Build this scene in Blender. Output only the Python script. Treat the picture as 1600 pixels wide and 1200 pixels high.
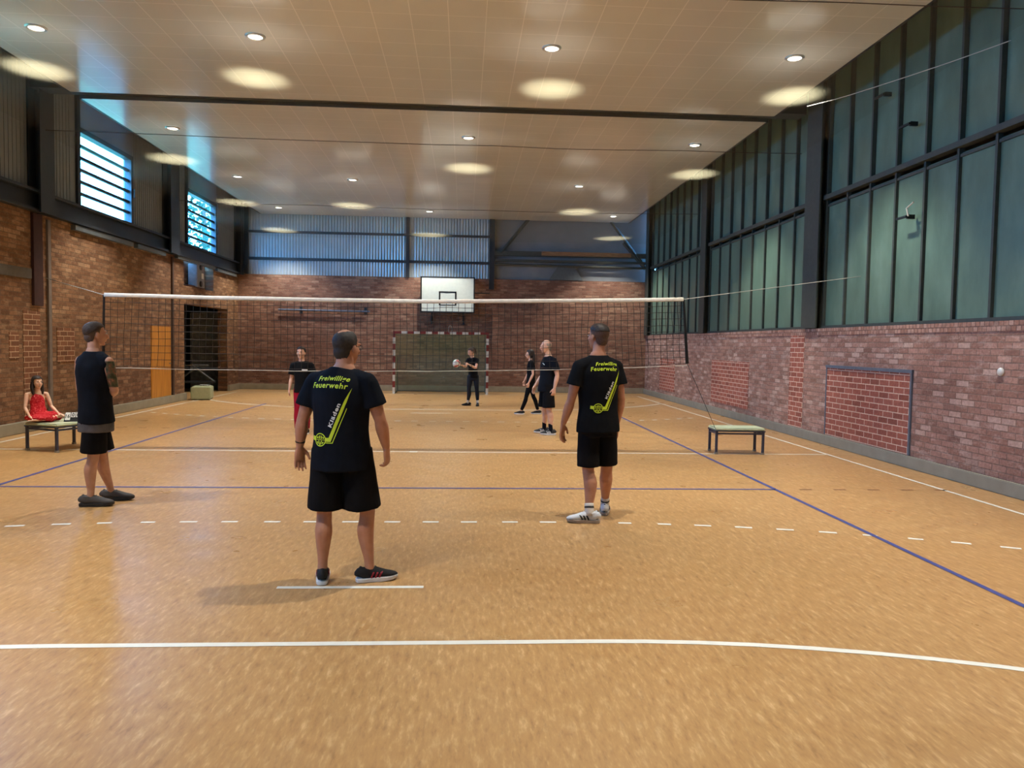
import bpy, bmesh, math, random
from mathutils import Vector, Matrix, noise
from mathutils.bvhtree import BVHTree
random.seed(4)
PI = math.pi
V = Vector
for o in list(bpy.data.objects): bpy.data.objects.remove(o)
scene = bpy.context.scene
C = scene.collection

# ------------------------------------------------------------------ camera, world, exposure
cam_d = bpy.data.cameras.new('camera'); cam = bpy.data.objects.new('camera', cam_d); C.objects.link(cam)
yaw, pitch, roll = 0.063, -0.0517, 0.0156
fw = V((math.sin(yaw)*math.cos(pitch), math.cos(yaw)*math.cos(pitch), math.sin(pitch)))
rt = V((math.cos(yaw), -math.sin(yaw), 0)); up = rt.cross(fw)
r2 = rt*math.cos(roll) + up*math.sin(roll); u2 = up*math.cos(roll) - rt*math.sin(roll)
cam.matrix_world = Matrix(((r2.x, u2.x, -fw.x, 0.758), (r2.y, u2.y, -fw.y, -11.933), (r2.z, u2.z, -fw.z, 1.69), (0, 0, 0, 1)))
cam_d.sensor_width = 36; cam_d.lens = 1204.0/1600*36; cam_d.clip_start = .05; cam_d.clip_end = 300
scene.camera = cam
vs = scene.view_settings
vs.view_transform = 'Standard'; vs.look = 'None'; vs.exposure = 0.0; vs.gamma = 1; vs.use_curve_mapping = False

w = bpy.data.worlds.new('sky'); scene.world = w; w.use_nodes = True
nt = w.node_tree; nt.nodes.clear()
tc = nt.nodes.new('ShaderNodeTexCoord'); sx = nt.nodes.new('ShaderNodeSeparateXYZ'); cr = nt.nodes.new('ShaderNodeValToRGB')
bg = nt.nodes.new('ShaderNodeBackground'); wo = nt.nodes.new('ShaderNodeOutputWorld')
nt.links.new(tc.outputs['Generated'], sx.inputs[0]); nt.links.new(sx.outputs['Z'], cr.inputs[0])
nt.links.new(cr.outputs[0], bg.inputs[0]); nt.links.new(bg.outputs[0], wo.inputs[0])
cr.color_ramp.elements[0].color = (.14, .46, .95, 1); cr.color_ramp.elements[0].position = 0.0
cr.color_ramp.elements[1].color = (.13, .44, 1.0, 1); cr.color_ramp.elements[1].position = .5
bg.inputs[1].default_value = 42.0

XL, XR, YF, YN = -6.98, 7.19, 15.1, -15.1
ZC, ZR = 6.0, 7.4            # suspended ceiling, roof
ZB, ZBR = 3.93, 2.06         # brick heights: left/far, right
WIN_L = [(-14.5, -12.0), (-8.1, -5.6), (-1.95, .55), (4.2, 6.7), (10.25, 12.8)]   # window openings in the left wall (Y)
for i, (a, b) in enumerate(WIN_L):      # sampling portals in the real window openings
    ld = bpy.data.lights.new('window_portal', 'AREA'); ld.shape = 'RECTANGLE'; ld.size = b-a; ld.size_y = 1.45
    ld.cycles.is_portal = True
    lo = bpy.data.objects.new('window_portal', ld); C.objects.link(lo)
    lo.location = (XL-.16, (a+b)/2, 5.08); lo.rotation_euler = (0, -PI/2, 0)
    lo.rotation_euler = V((1, 0, 0)).to_track_quat('-Z', 'Y').to_euler()
    ld.size, ld.size_y = b-a, 1.45

# ------------------------------------------------------------------ materials
def lin(c):
    return tuple(((x/255+.055)/1.055)**2.4 if x > 10 else x/255/12.92 for x in c) + (1,)
class NT:
    def __init__(s, name):
        s.m = bpy.data.materials.new(name); s.m.use_nodes = True; s.t = s.m.node_tree; s.t.nodes.clear()
        s.out = s.n('ShaderNodeOutputMaterial')
    def n(s, k, **kw):
        x = s.t.nodes.new(k)
        for a, b in kw.items(): setattr(x, a, b)
        return x
    def l(s, a, b): s.t.links.new(a, b)
    def bsdf(s, rough=.6, metal=0, spec=.5, col=None):
        p = s.n('ShaderNodeBsdfPrincipled'); p.inputs['Roughness'].default_value = rough
        p.inputs['Metallic'].default_value = metal; p.inputs['Specular IOR Level'].default_value = spec
        if col: p.inputs['Base Color'].default_value = col
        s.l(p.outputs[0], s.out.inputs[0]); return p
    def coord(s, swz=None):
        t = s.n('ShaderNodeTexCoord')
        if not swz: return t.outputs['Object']
        a = s.n('ShaderNodeSeparateXYZ'); s.l(t.outputs['Object'], a.inputs[0]); b = s.n('ShaderNodeCombineXYZ')
        for i, ch in enumerate(swz): s.l(a.outputs[ch], b.inputs[i])
        return b.outputs[0]
    def noise(s, vec, scale, detail=3, rough=.5):
        n = s.n('ShaderNodeTexNoise'); n.inputs['Scale'].default_value = scale; n.inputs['Detail'].default_value = detail
        n.inputs['Roughness'].default_value = rough; s.l(vec, n.inputs['Vector']); return n.outputs['Fac']
    def ramp(s, fac, stops):
        r = s.n('ShaderNodeValToRGB'); e = r.color_ramp.elements
        while len(e) < len(stops): e.new(.5)
        for i, (p, c) in enumerate(stops): e[i].position = p; e[i].color = c if len(c) == 4 else c+(1,)
        s.l(fac, r.inputs[0]); return r.outputs[0]
    def mix(s, a, b, fac, mode='MIX'):
        m = s.n('ShaderNodeMix', data_type='RGBA', blend_type=mode)
        for v, i in ((fac, 0), (a, 6), (b, 7)):
            if hasattr(v, 'is_output') or hasattr(v, 'links'): s.l(v, m.inputs[i])
            else: m.inputs[i].default_value = v
        return m.outputs[2]
    def bump(s, h, p, strength=.3, dist=.01):
        b = s.n('ShaderNodeBump'); b.inputs['Strength'].default_value = strength; b.inputs['Distance'].default_value = dist
        s.l(h, b.inputs['Height']); s.l(b.outputs[0], p.inputs['Normal'])
    def mapping(s, vec, scale=(1, 1, 1), rot=(0, 0, 0)):
        m = s.n('ShaderNodeMapping'); m.inputs['Scale'].default_value = scale; m.inputs['Rotation'].default_value = rot
        s.l(vec, m.inputs[0]); return m.outputs[0]

MATS = {}
def plain(name, rgb, rough=.6, metal=0, spec=.5, var=.12, nscale=12):
    if name in MATS: return MATS[name]
    s = NT(name); p = s.bsdf(rough, metal, spec); c = lin(rgb)
    d = tuple(x*(1-var) for x in c[:3])+(1,); e = tuple(min(1, x*(1+var)) for x in c[:3])+(1,)
    s.l(s.ramp(s.noise(s.coord(), nscale), [(.3, d), (.7, e)]), p.inputs['Base Color'])
    MATS[name] = s.m; return s.m
def fabric(name, rgb, rough=.9, spec=.15):
    if name in MATS: return MATS[name]
    s = NT(name); p = s.bsdf(rough, 0, spec); c = lin(rgb)
    d = tuple(x*.75 for x in c[:3])+(1,); e = tuple(min(1, x*1.25) for x in c[:3])+(1,)
    co = s.coord(); s.l(s.ramp(s.noise(co, 9), [(.3, d), (.7, e)]), p.inputs['Base Color'])
    s.bump(s.noise(co, 400, 2), p, .25, .002)
    MATS[name] = s.m; return s.m
def skin(name, rgb):
    s = NT(name); p = s.bsdf(.55, 0, .35); c = lin(rgb)
    d = tuple(c[i]*(.85, .78, .75)[i] for i in range(3))+(1,)
    co = s.coord(); s.l(s.ramp(s.noise(co, 14), [(.3, d), (.65, c)]), p.inputs['Base Color'])
    s.bump(s.noise(co, 120, 2), p, .1, .002)
    try: p.inputs['Subsurface Weight'].default_value = .06; p.inputs['Subsurface Radius'].default_value = (.02, .01, .005)
    except Exception: pass
    return s.m
def brick(name, swz, c1, c2, light, mortar, bw=.25, rh=.082, ms=.009, patch=.5, seed=0):
    s = NT(name); p = s.bsdf(.8, 0, .3); co = s.coord(swz)
    b = s.n('ShaderNodeTexBrick'); s.l(co, b.inputs['Vector'])
    b.inputs['Scale'].default_value = 1; b.inputs['Brick Width'].default_value = bw; b.inputs['Row Height'].default_value = rh
    b.inputs['Mortar Size'].default_value = ms; b.inputs['Mortar Smooth'].default_value = .3; b.inputs['Bias'].default_value = -.1
    b.inputs['Color1'].default_value = lin(c1); b.inputs['Color2'].default_value = lin(c2); b.inputs['Mortar'].default_value = lin(mortar)
    def second(dx, dy, lo, hi, f):
        q = s.n('ShaderNodeTexBrick'); m = s.mapping(co); m.node.inputs['Location'].default_value = (bw*dx, rh*2*dy, 0); s.l(m, q.inputs['Vector'])
        for nm, v in (('Scale', 1), ('Brick Width', bw), ('Row Height', rh), ('Mortar Size', ms), ('Mortar Smooth', .3)): q.inputs[nm].default_value = v
        q.inputs['Color1'].default_value = (0, 0, 0, 1); q.inputs['Color2'].default_value = (1, 1, 1, 1); q.inputs['Mortar'].default_value = (0, 0, 0, 1)
        return s.ramp(q.outputs['Color'], [(lo, (0, 0, 0)), (hi, (f, f, f))])
    pale = second(17, 9, .80, .86, patch*.9); dark = second(31, 23, .78, .84, .5)
    n1 = s.noise(s.mapping(co, (1.5, 4, 1)), 2.6, 6, .75)           # smears of mortar and lime
    m1 = s.ramp(n1, [(.50, (0, 0, 0)), (.70, (patch, patch, patch))])
    c = s.mix(b.outputs['Color'], lin(light), pale)
    c = s.mix(c, tuple(x*.55 for x in lin(c1)[:3])+(1,), dark)
    c = s.mix(c, lin(light), m1)
    m2 = s.ramp(s.noise(co, 30, 3, .6), [(.3, (.8, .8, .8)), (.7, (1.15, 1.15, 1.15))])
    c = s.mix(c, m2, 1.0, 'MULTIPLY')
    n3 = s.noise(co, .35, 3); m3 = s.ramp(n3, [(.3, (.75, .7, .72)), (.7, (1.15, 1.15, 1.1))])
    c = s.mix(c, m3, 1.0, 'MULTIPLY')
    s.l(c, p.inputs['Base Color'])
    h = s.n('ShaderNodeMath', operation='MULTIPLY_ADD'); s.l(b.outputs['Fac'], h.inputs[0]); h.inputs[1].default_value = -1
    s.l(s.noise(co, 25, 4), h.inputs[2]); s.bump(h.outputs[0], p, .6, .012)
    MATS[name] = s.m; return s.m

BR_L = brick('brick_side_left', 'YZX', (118, 82, 56), (150, 110, 78), (186, 150, 116), (112, 88, 66))
BR_R = brick('brick_side_right', 'YZX', (156, 116, 102), (186, 146, 132), (214, 190, 178), (140, 114, 104), patch=.6)
BR_F = brick('brick_end', 'XZY', (122, 84, 68), (152, 112, 92), (186, 154, 130), (120, 96, 80), patch=.4)
BR_RED = brick('brick_infill', 'YZX', (166, 98, 82), (176, 108, 92), (180, 118, 102), (226, 200, 182), ms=.008, bw=.27, rh=.095, patch=.12)
BR_RED_L = brick('brick_infill_left', 'YZX', (126, 84, 58), (138, 92, 64), (150, 106, 80), (206, 174, 140), ms=.007, bw=.27, rh=.095, patch=.15)
BR_ROW = brick('brick_on_edge', 'YZX', (160, 118, 102), (188, 150, 134), (214, 190, 178), (120, 92, 84), bw=.085, rh=.25, ms=.008, patch=.3)

def floor_mat():
    s = NT('linoleum'); p = s.bsdf(.32, 0, .5); co = s.coord()
    a = s.noise(s.mapping(co, (34, 7, 1), (0, 0, .12)), 1.0, 3, .65)
    b = s.noise(s.mapping(co, (26, 7, 1), (0, 0, -.75)), 1.0, 3, .65)
    big = s.noise(co, .5, 3)
    c = s.ramp(a, [(.28, (.27, .135, .05)), (.42, (.46, .255, .098)), (.56, (.52, .30, .115)), (.70, (.74, .50, .24))])
    d = s.ramp(b, [(.28, (.30, .155, .06)), (.42, (.47, .265, .102)), (.56, (.52, .305, .12)), (.72, (.72, .50, .25))])
    e = s.mix(c, d, .45)
    e = s.mix(e, s.ramp(big, [(.3, (.95, .92, .90)), (.7, (1.04, 1.04, 1.04))]), 1, 'MULTIPLY')
    s.l(e, p.inputs['Base Color'])
    r = s.ramp(s.noise(co, 2.2, 4), [(.3, (.27,)*3), (.7, (.38,)*3)]); s.l(r, p.inputs['Roughness'])
    return s.m
FLOOR = floor_mat()
def ceil_mat():
    s = NT('ceiling_tiles'); p = s.bsdf(.16, 0, .55); co = s.coord()
    b = s.n('ShaderNodeTexBrick'); s.l(co, b.inputs['Vector']); b.offset = 0
    b.inputs['Scale'].default_value = 1; b.inputs['Brick Width'].default_value = .5; b.inputs['Row Height'].default_value = .5
    b.inputs['Mortar Size'].default_value = .006; b.inputs['Mortar Smooth'].default_value = .4
    b.inputs['Color1'].default_value = (.67, .68, .66, 1); b.inputs['Color2'].default_value = (.69, .70, .68, 1); b.inputs['Mortar'].default_value = (.93, .92, .9, 1)
    s.l(s.mix(b.outputs['Color'], s.ramp(s.noise(co, .6), [(.3, (.93, .91, .9)), (.7, (1, 1, 1))]), 1, 'MULTIPLY'), p.inputs['Base Color'])
    h = s.n('ShaderNodeMath', operation='MULTIPLY_ADD'); s.l(s.noise(s.mapping(co, (.6, 4, 1)), 1.6, 2), h.inputs[0]); h.inputs[1].default_value = 1.0
    s.l(b.outputs['Fac'], h.inputs[2]); s.bump(h.outputs[0], p, .12, .012)
    return s.m
CEIL = ceil_mat()
def film_mat():
    s = NT('clear_safety_film'); tr = s.n('ShaderNodeBsdfTransparent'); tl = s.n('ShaderNodeBsdfTranslucent'); gl = s.n('ShaderNodeBsdfGlossy')
    tr.inputs[0].default_value = (.96, .96, .95, 1); tl.inputs[0].default_value = (1, .93, .62, 1); gl.inputs['Roughness'].default_value = .12
    df = s.n('ShaderNodeBsdfDiffuse'); df.inputs[0].default_value = (.8, .8, .75, 1)
    co = s.coord(); k = s.noise(co, .8, 4, .6)
    f = s.n('ShaderNodeMapRange'); s.l(k, f.inputs[0]); f.inputs[3].default_value = .010; f.inputs[4].default_value = .02
    m1 = s.n('ShaderNodeMixShader'); s.l(f.outputs[0], m1.inputs[0]); s.l(tr.outputs[0], m1.inputs[1]); s.l(tl.outputs[0], m1.inputs[2])
    m2 = s.n('ShaderNodeMixShader'); m2.inputs[0].default_value = .04; s.l(m1.outputs[0], m2.inputs[1]); s.l(df.outputs[0], m2.inputs[2])
    m3 = s.n('ShaderNodeMixShader'); m3.inputs[0].default_value = .03; s.l(m2.outputs[0], m3.inputs[1]); s.l(gl.outputs[0], m3.inputs[2])
    s.l(m3.outputs[0], s.out.inputs[0]); return s.m
FILM = film_mat()
def glass_mat():
    s = NT('window_glass'); tr = s.n('ShaderNodeBsdfTransparent'); gl = s.n('ShaderNodeBsdfGlossy'); gl.inputs['Roughness'].default_value = .05
    tr.inputs[0].default_value = (.86, .97, 1, 1)
    m = s.n('ShaderNodeMixShader'); m.inputs[0].default_value = .06; s.l(tr.outputs[0], m.inputs[1]); s.l(gl.outputs[0], m.inputs[2]); s.l(m.outputs[0], s.out.inputs[0])
    return s.m
GLASS = glass_mat()
def emis(name, rgb, k):
    s = NT(name); e = s.n('ShaderNodeEmission'); e.inputs[0].default_value = lin(rgb); e.inputs[1].default_value = k; s.l(e.outputs[0], s.out.inputs[0]); return s.m
LENS = emis('lamp_lens', (255, 250, 238), 9)
def greenpane():
    s = NT('green_painted_pane'); p = s.bsdf(.28, 0, .5); co = s.coord('YZX')
    n = s.noise(s.mapping(co, (1, .4, 1)), 2.2, 5, .6)
    c = s.ramp(n, [(.3, (.085, .145, .105)), (.55, (.125, .205, .15)), (.75, (.175, .27, .205))])
    sc = s.ramp(s.noise(s.mapping(co, (40, 3, 1)), 2, 4, .8), [(.70, (0, 0, 0)), (.80, (.22, .22, .22))])
    s.l(s.mix(c, lin((130, 150, 140)), sc), p.inputs['Base Color']); s.l(s.ramp(n, [(.3, (.3,)*3), (.7, (.45,)*3)]), p.inputs['Roughness']); return s.m
GPANE = greenpane()
STEEL_D = plain('dark_steel', (38, 42, 46), .5)
STEEL_G = plain('dark_green_steel', (64, 68, 62), .5)
STEEL_M = plain('grey_steel', (92, 98, 100), .5)
PANEL = plain('grey_cladding', (128, 132, 134), .5, var=.08, nscale=2)
CORR = plain('corrugated_sheet', (176, 184, 186), .34, metal=.35, var=.08, nscale=2)
CONC = plain('pale_concrete', (150, 142, 122), .7, var=.1, nscale=5)
CONC_R = plain('grey_painted_kerb', (146, 142, 128), .7, var=.08, nscale=5)
WHITE = plain('white_line_paint', (236, 234, 222), .4, var=.05)
BLUEP = plain('blue_line_paint', (66, 76, 140), .4, var=.15)
DARKP = plain('worn_dark_line', (128, 86, 60), .5)
ROOF = plain('dark_roof', (52, 42, 36), .9)
NETM = plain('black_cord', (36, 28, 24), .8)
BAND = plain('white_net_band', (226, 218, 204), .7)
ROPE = plain('pale_cable', (180, 176, 166), .6)
BLACK = plain('black_plastic', (14, 14, 15), .5)

# ------------------------------------------------------------------ mesh helpers
def tagp(o, label=None, cat=None, group=None, kind=None):
    if label: o['label'] = label
    if cat: o['category'] = cat
    if group: o['group'] = group
    if kind: o['kind'] = kind
    return o
def obj(name, bm, mat, parent=None, smooth=False, loc=(0, 0, 0)):
    me = bpy.data.meshes.new(name)
    if isinstance(bm, bmesh.types.BMesh):
        bmesh.ops.recalc_face_normals(bm, faces=bm.faces); bm.to_mesh(me); bm.free()
    else: me = bm; me.name = name
    for m in (mat if isinstance(mat, (list, tuple)) else [mat]): me.materials.append(m)
    if smooth:
        for p in me.polygons: p.use_smooth = True
    o = bpy.data.objects.new(name, me); C.objects.link(o); o.location = loc
    if parent: o.parent = parent
    return o
def empty(name, loc=(0, 0, 0), rz=0):
    o = bpy.data.objects.new(name, None); C.objects.link(o); o.location = loc; o.rotation_euler = (0, 0, rz); o.empty_display_size = .1; return o
def B(): return bmesh.new()
def box(bm, x0, x1, y0, y1, z0, z1, mi=0):
    vs_ = [bm.verts.new((x, y, z)) for x in (x0, x1) for y in (y0, y1) for z in (z0, z1)]
    for f in ((0, 1, 3, 2), (4, 6, 7, 5), (0, 4, 5, 1), (2, 3, 7, 6), (0, 2, 6, 4), (1, 5, 7, 3)):
        fc = bm.faces.new([vs_[i] for i in f]); fc.material_index = mi
    return vs_
def bevel(bm, w=.005, seg=2):
    bmesh.ops.bevel(bm, geom=list(bm.edges), offset=w, segments=seg, affect='EDGES', clamp_overlap=True)
def catmull(pts, n):
    out = []
    L = len(pts)
    for i in range(L-1):
        p0, p1, p2, p3 = pts[max(i-1, 0)], pts[i], pts[i+1], pts[min(i+2, L-1)]
        for k in range(n):
            t = k/n
            out.append(.5*((2*p1) + (p2-p0)*t + (2*p0-5*p1+4*p2-p3)*t*t + (3*p1-p0-3*p2+p3)*t**3))
    out.append(pts[-1].copy()); return out
def tube(bm, rings, ref=(0, 1, 0), seg=14, sub=3, mi=0, capround=False):
    """rings: (centre, rx, ry[, vdir]); ry lies along ref/vdir; closed with caps"""
    R = [(V(r[0]), r[1], r[2] if len(r) > 2 and r[2] is not None else r[1], V(r[3]) if len(r) > 3 else V(ref)) for r in rings]
    if sub > 1 and len(R) > 1:
        packed = []
        cs = catmull([r[0] for r in R], sub); rr = catmull([V((r[1], r[2], 0)) for r in R], sub); vv = catmull([r[3] for r in R], sub)
        R = [(cs[i], max(rr[i].x, .0005), max(rr[i].y, .0005), vv[i]) for i in range(len(cs))]
    loops = []
    for i, (c, rx, ry, vd) in enumerate(R):
        t = (R[min(i+1, len(R)-1)][0]-R[max(i-1, 0)][0])
        t = t.normalized() if t.length > 1e-9 else V((0, 0, 1))
        v = vd - t*vd.dot(t)
        if v.length < 1e-4: v = V((1, 0, 0))-t*t.x
        v.normalize(); u = t.cross(v)
        loops.append([bm.verts.new(c+u*(rx*math.cos(a))+v*(ry*math.sin(a))) for a in [2*PI*k/seg for k in range(seg)]])
    for a, b in zip(loops, loops[1:]):
        for k in range(seg):
            f = bm.faces.new((a[k], a[(k+1) % seg], b[(k+1) % seg], b[k])); f.material_index = mi
    f = bm.faces.new(list(reversed(loops[0]))); f.material_index = mi
    f = bm.faces.new(loops[-1]); f.material_index = mi
def ell(bm, c, r, M=None, u=16, v=10):
    r = r if hasattr(r, '__len__') else (r, r, r)
    mm = Matrix.Translation(V(c)) @ Matrix.Diagonal(V((*r, 1)))
    if M is not None: mm = M @ mm
    return bmesh.ops.create_uvsphere(bm, u_segments=u, v_segments=v, radius=1, matrix=mm)
def cord(bm, a, b, r=.006, seg=6): tube(bm, [(a, r), (b, r)], ref=(.3, .8, .5), seg=seg, sub=1)
def remesh(bm, vox, it=4, fac=.5):
    me = bpy.data.meshes.new('tmp'); bmesh.ops.recalc_face_normals(bm, faces=bm.faces); bm.to_mesh(me); bm.free()
    o = bpy.data.objects.new('tmp', me); C.objects.link(o)
    m = o.modifiers.new('r', 'REMESH'); m.mode = 'VOXEL'; m.voxel_size = vox; m.adaptivity = 0
    s = o.modifiers.new('s', 'SMOOTH'); s.factor = fac; s.iterations = it
    dg = bpy.context.evaluated_depsgraph_get(); ev = o.evaluated_get(dg); r = bpy.data.meshes.new_from_object(ev)
    bpy.data.objects.remove(o); bpy.data.meshes.remove(me); return r
def wrinkle(me, amp=.006, sc=(7, 7, 4), seed=0):
    N_ = [v.normal.copy() for v in me.vertices]
    for v, n_ in zip(me.vertices, N_):
        p = V((v.co.x*sc[0]+seed, v.co.y*sc[1], v.co.z*sc[2]))
        q = p*2.3
        d = noise.noise(p)+.5*noise.noise(q)
        v.co += n_*amp*d

# ------------------------------------------------------------------ floor with court lines
bm = B(); box(bm, XL-3.2, XR+.3, YN-.3, YF+.3, -.1, 0)
floor = tagp(obj('floor', bm, FLOOR), kind='structure')
def strip(bm, pts, wd, z=.002):
    pts = [V((p[0], p[1], 0)) for p in pts]; L = []
    for i, p in enumerate(pts):
        t = (pts[min(i+1, len(pts)-1)]-pts[max(i-1, 0)]).normalized(); n = V((-t.y, t.x, 0))*wd/2
        L.append((bm.verts.new((p+n)+V((0, 0, z))), bm.verts.new((p-n)+V((0, 0, z)))))
    for a, b in zip(L, L[1:]): bm.faces.new((a[0], a[1], b[1], b[0]))
def line(name, runs, mat, wd=.05, z=.002):
    bm = B()
    for r in runs: strip(bm, r, wd, z)
    return obj(name, bm, mat, floor)
H = 13.65
line('side_line', [[(s*6.6, -H), (s*6.6, H)] for s in (-1, 1)] + [[(-6.6, s*H), (6.6, s*H)] for s in (-1, 1)], WHITE)
line('centre_line', [[(-6.6, 0), (6.6, 0)]], WHITE)
line('centre_mark', [[(-.06, 0), (.06, 0)]], WHITE, .12, .003)
def goal_arc(r, s, half=1.5):
    out = [(-half-r*math.cos(a), s*(H-r*math.sin(a))) for a in [i*PI/2/30 for i in range(31)]]
    out += [(half+r*math.sin(a), s*(H-r*math.cos(a))) for a in [i*PI/2/30 for i in range(31)]]
    return [p for p in out if abs(p[0]) <= 6.6]
for s_ in (-1, 1):
    line('goal_area_line', [goal_arc(6, s_)], WHITE, .055 if s_ < 0 else .075)
    line('penalty_line', [[(-.5, s_*(H-7)), (.5, s_*(H-7))]], WHITE, .05 if s_ < 0 else .065)
    arc = goal_arc(8.95, s_); 
    # dashes along the arc
    dd = []; cur = []; acc = 0; dense = []
    for a, b in zip(arc, arc[1:]):
        L = math.hypot(b[0]-a[0], b[1]-a[1]); n = max(1, int(L/.03))
        dense += [(a[0]+(b[0]-a[0])*k/n, a[1]+(b[1]-a[1])*k/n, L/n) for k in range(n)]
    for x, y, l in dense:
        if (acc % .37) < .175: cur.append((x, y))
        elif cur:
            if len(cur) > 1: dd.append(cur)
            cur = []
        acc += l
    line('dashed_free_throw_line', dd, WHITE, .05 if s_ < 0 else .07)
line('volleyball_side_line', [[(s*4.5, -9.1), (s*4.5, 9)] for s in (-1, 1)] + [[(-4.5, -9.1), (4.5, -9.1)]], BLUEP, .05, .003)
line('worn_volleyball_line', [[(-4.5, 9), (4.5, 9)], [(-4.5, 3), (4.5, 3)]], plain('worn_tan_line', (188, 140, 98), .4), .05, .003)
line('volleyball_attack_line', [[(-4.5, -3), (4.5, -3)]], BLUEP, .05, .003)
line('worn_dashes', [[(4.8+k*.42, -3), (4.95+k*.42, -3)] for k in range(5)]+[[(-4.95-k*.42, 3), (-4.8-k*.42, 3)] for k in range(3)], DARKP, .05)

# ------------------------------------------------------------------ room shell
def struct(name, bm, mat, parent=None, kind=True):
    o = obj(name, bm, mat, parent)
    if not parent: o['kind'] = 'structure'
    return o
DY0, DY1, DZ = 9.98, 13.87, 2.68        # gear-room opening
RY0, RY1, RZ0 = 9.98, 12.5, 3.17        # recess with the heater
bm = B(); x0, x1 = XL-.3, XL
box(bm, x0, x1, YN, DY0, 0, ZB); box(bm, x0, x1, DY1, YF, 0, ZB); box(bm, x0, x1, DY0, DY1, DZ, RZ0)
box(bm, x0, x1, RY1, DY1, RZ0, ZB); box(bm, x0, x0+.04, RY0, RY1, RZ0, ZB)
wl = struct('wall_left', bm, BR_L)
# upper cladding on the left, with real window openings
bm = B(); zt = ZR; z0, z1 = 4.34, 5.82
ys = [YN]
for a, b in WIN_L: ys += [a, b]
ys.append(YF)
for i in range(0, len(ys), 2): box(bm, XL-.2, XL-.04, ys[i], ys[i+1], ZB, zt)
for a, b in WIN_L: box(bm, XL-.2, XL-.04, a, b, ZB, z0); box(bm, XL-.2, XL-.04, a, b, z1, zt)
obj('upper_cladding', bm, PANEL, wl)
bm = B()   # ribbed sheets between the windows
for a, b in [(-20, -14.5)]+[(WIN_L[i][1]+.12, WIN_L[i+1][0]-.12) for i in range(4)]+[(12.95, 15.0)]:
    y = max(a, YN+.05)
    while y < b-.12:
        box(bm, XL-.045, XL-.03, y, y+.05, 4.33, ZR); y += .12
obj('cladding_ribs', bm, PANEL, wl)
bm = B(); box(bm, XR, XR+.3, YN, YF, 0, ZBR-.12)
wr = struct('wall_right', bm, BR_R)
bm = B(); box(bm, XR-.012, XR+.3, YN, YF, ZBR-.12, ZBR); obj('brick_on_edge_course', bm, BR_ROW, wr)
bm = B(); box(bm, XR+.28, XR+.36, YN, YF, ZBR, ZR); obj('outer_skin', bm, STEEL_G, wr)
bm = B(); box(bm, XL-.3, XR+.3, YF, YF+.3, 0, ZB+.02)
wf = struct('wall_far', bm, BR_F)
bm = B()   # corrugated sheet, X -6.98 .. 1.66
def corr(bm, xa, xb, y, za, zb, pitch=.1, amp=.014):
    n = int((xb-xa)/pitch*6); prev = None
    for i in range(n+1):
        x = xa+(xb-xa)*i/n; yy = y-amp*max(-1, min(1, 1.5*math.sin(2*PI*(x-xa)/pitch)))
        cur = (bm.verts.new((x, yy, za)), bm.verts.new((x, yy, zb)))
        if prev: bm.faces.new((prev[0], cur[0], cur[1], prev[1]))
        prev = cur
corr(bm, XL, 1.66, YF+.02, ZB+.02, ZR)
obj('corrugated_sheet', bm, CORR, wf)
bm = B(); box(bm, XL-.3, XR+.3, YF+.12, YF+.3, ZB+.02, ZR); obj('upper_backing', bm, PANEL, wf)
bm = B(); box(bm, XL-.3, XR+.3, YN-.3, YN, 0, ZR); struct('wall_near', bm, plain('plaster', (170, 160, 145), .8))
bm = B(); box(bm, XL-.35, XR+.36, YN-.3, YF+.3, ZR, ZR+.15); struct('ceiling', bm, ROOF)['label'] = 'dark roof above the suspended ceiling'
# suspended ceiling of plastic tiles in bays, dark slots between
def slab(y0, y1, x0=-6.2, x1=6.47):
    bm = B(); box(bm, x0, x1, y0, y1, ZC, ZC+.06); o = struct('ceiling', bm, CEIL); o['label'] = 'suspended ceiling panel of glossy cream tiles'; return o
slab(2.71, YF-.02); slab(YN+.02, 2.32)
bm = B(); box(bm, -6.9, 7.1, 2.36, 2.72, ZC+.07, ZC+.4); struct('trim_1', bm, STEEL_D)['label'] = 'dark steel roof beam behind the ceiling slot'
# edge trims of the ceiling, plus a black strip added to darken the slot
bm = B()
for xa, xb in ((-6.24, -6.2), (6.47, 6.51)):
    box(bm, xa, xb, YN+.02, 2.32, ZC-.005, ZC+.08); box(bm, xa, xb, 2.71, YF-.02, ZC-.005, ZC+.08)
box(bm, -6.2, 6.47, 2.70, 2.712, ZC+.002, ZC+.09)  # added strip, blacks out the lit slab edge so the slot looks shaded
struct('trim_2', bm, BLACK)
# kerbs
bm = B(); box(bm, XR-.06, XR, YN, YF, 0, .17); bevel(bm, .01); struct('baseboard_right', bm, CONC_R)
bm = B(); box(bm, XL, XL+.07, YN, DY0, 0, .2); box(bm, XL, XL+.07, DY1, YF, 0, .2); bevel(bm, .01); struct('baseboard_left', bm, CONC)
bm = B(); box(bm, XL, XR, YF-.07, YF, 0, .2); bevel(bm, .01); struct('baseboard_far', bm, CONC)
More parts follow.
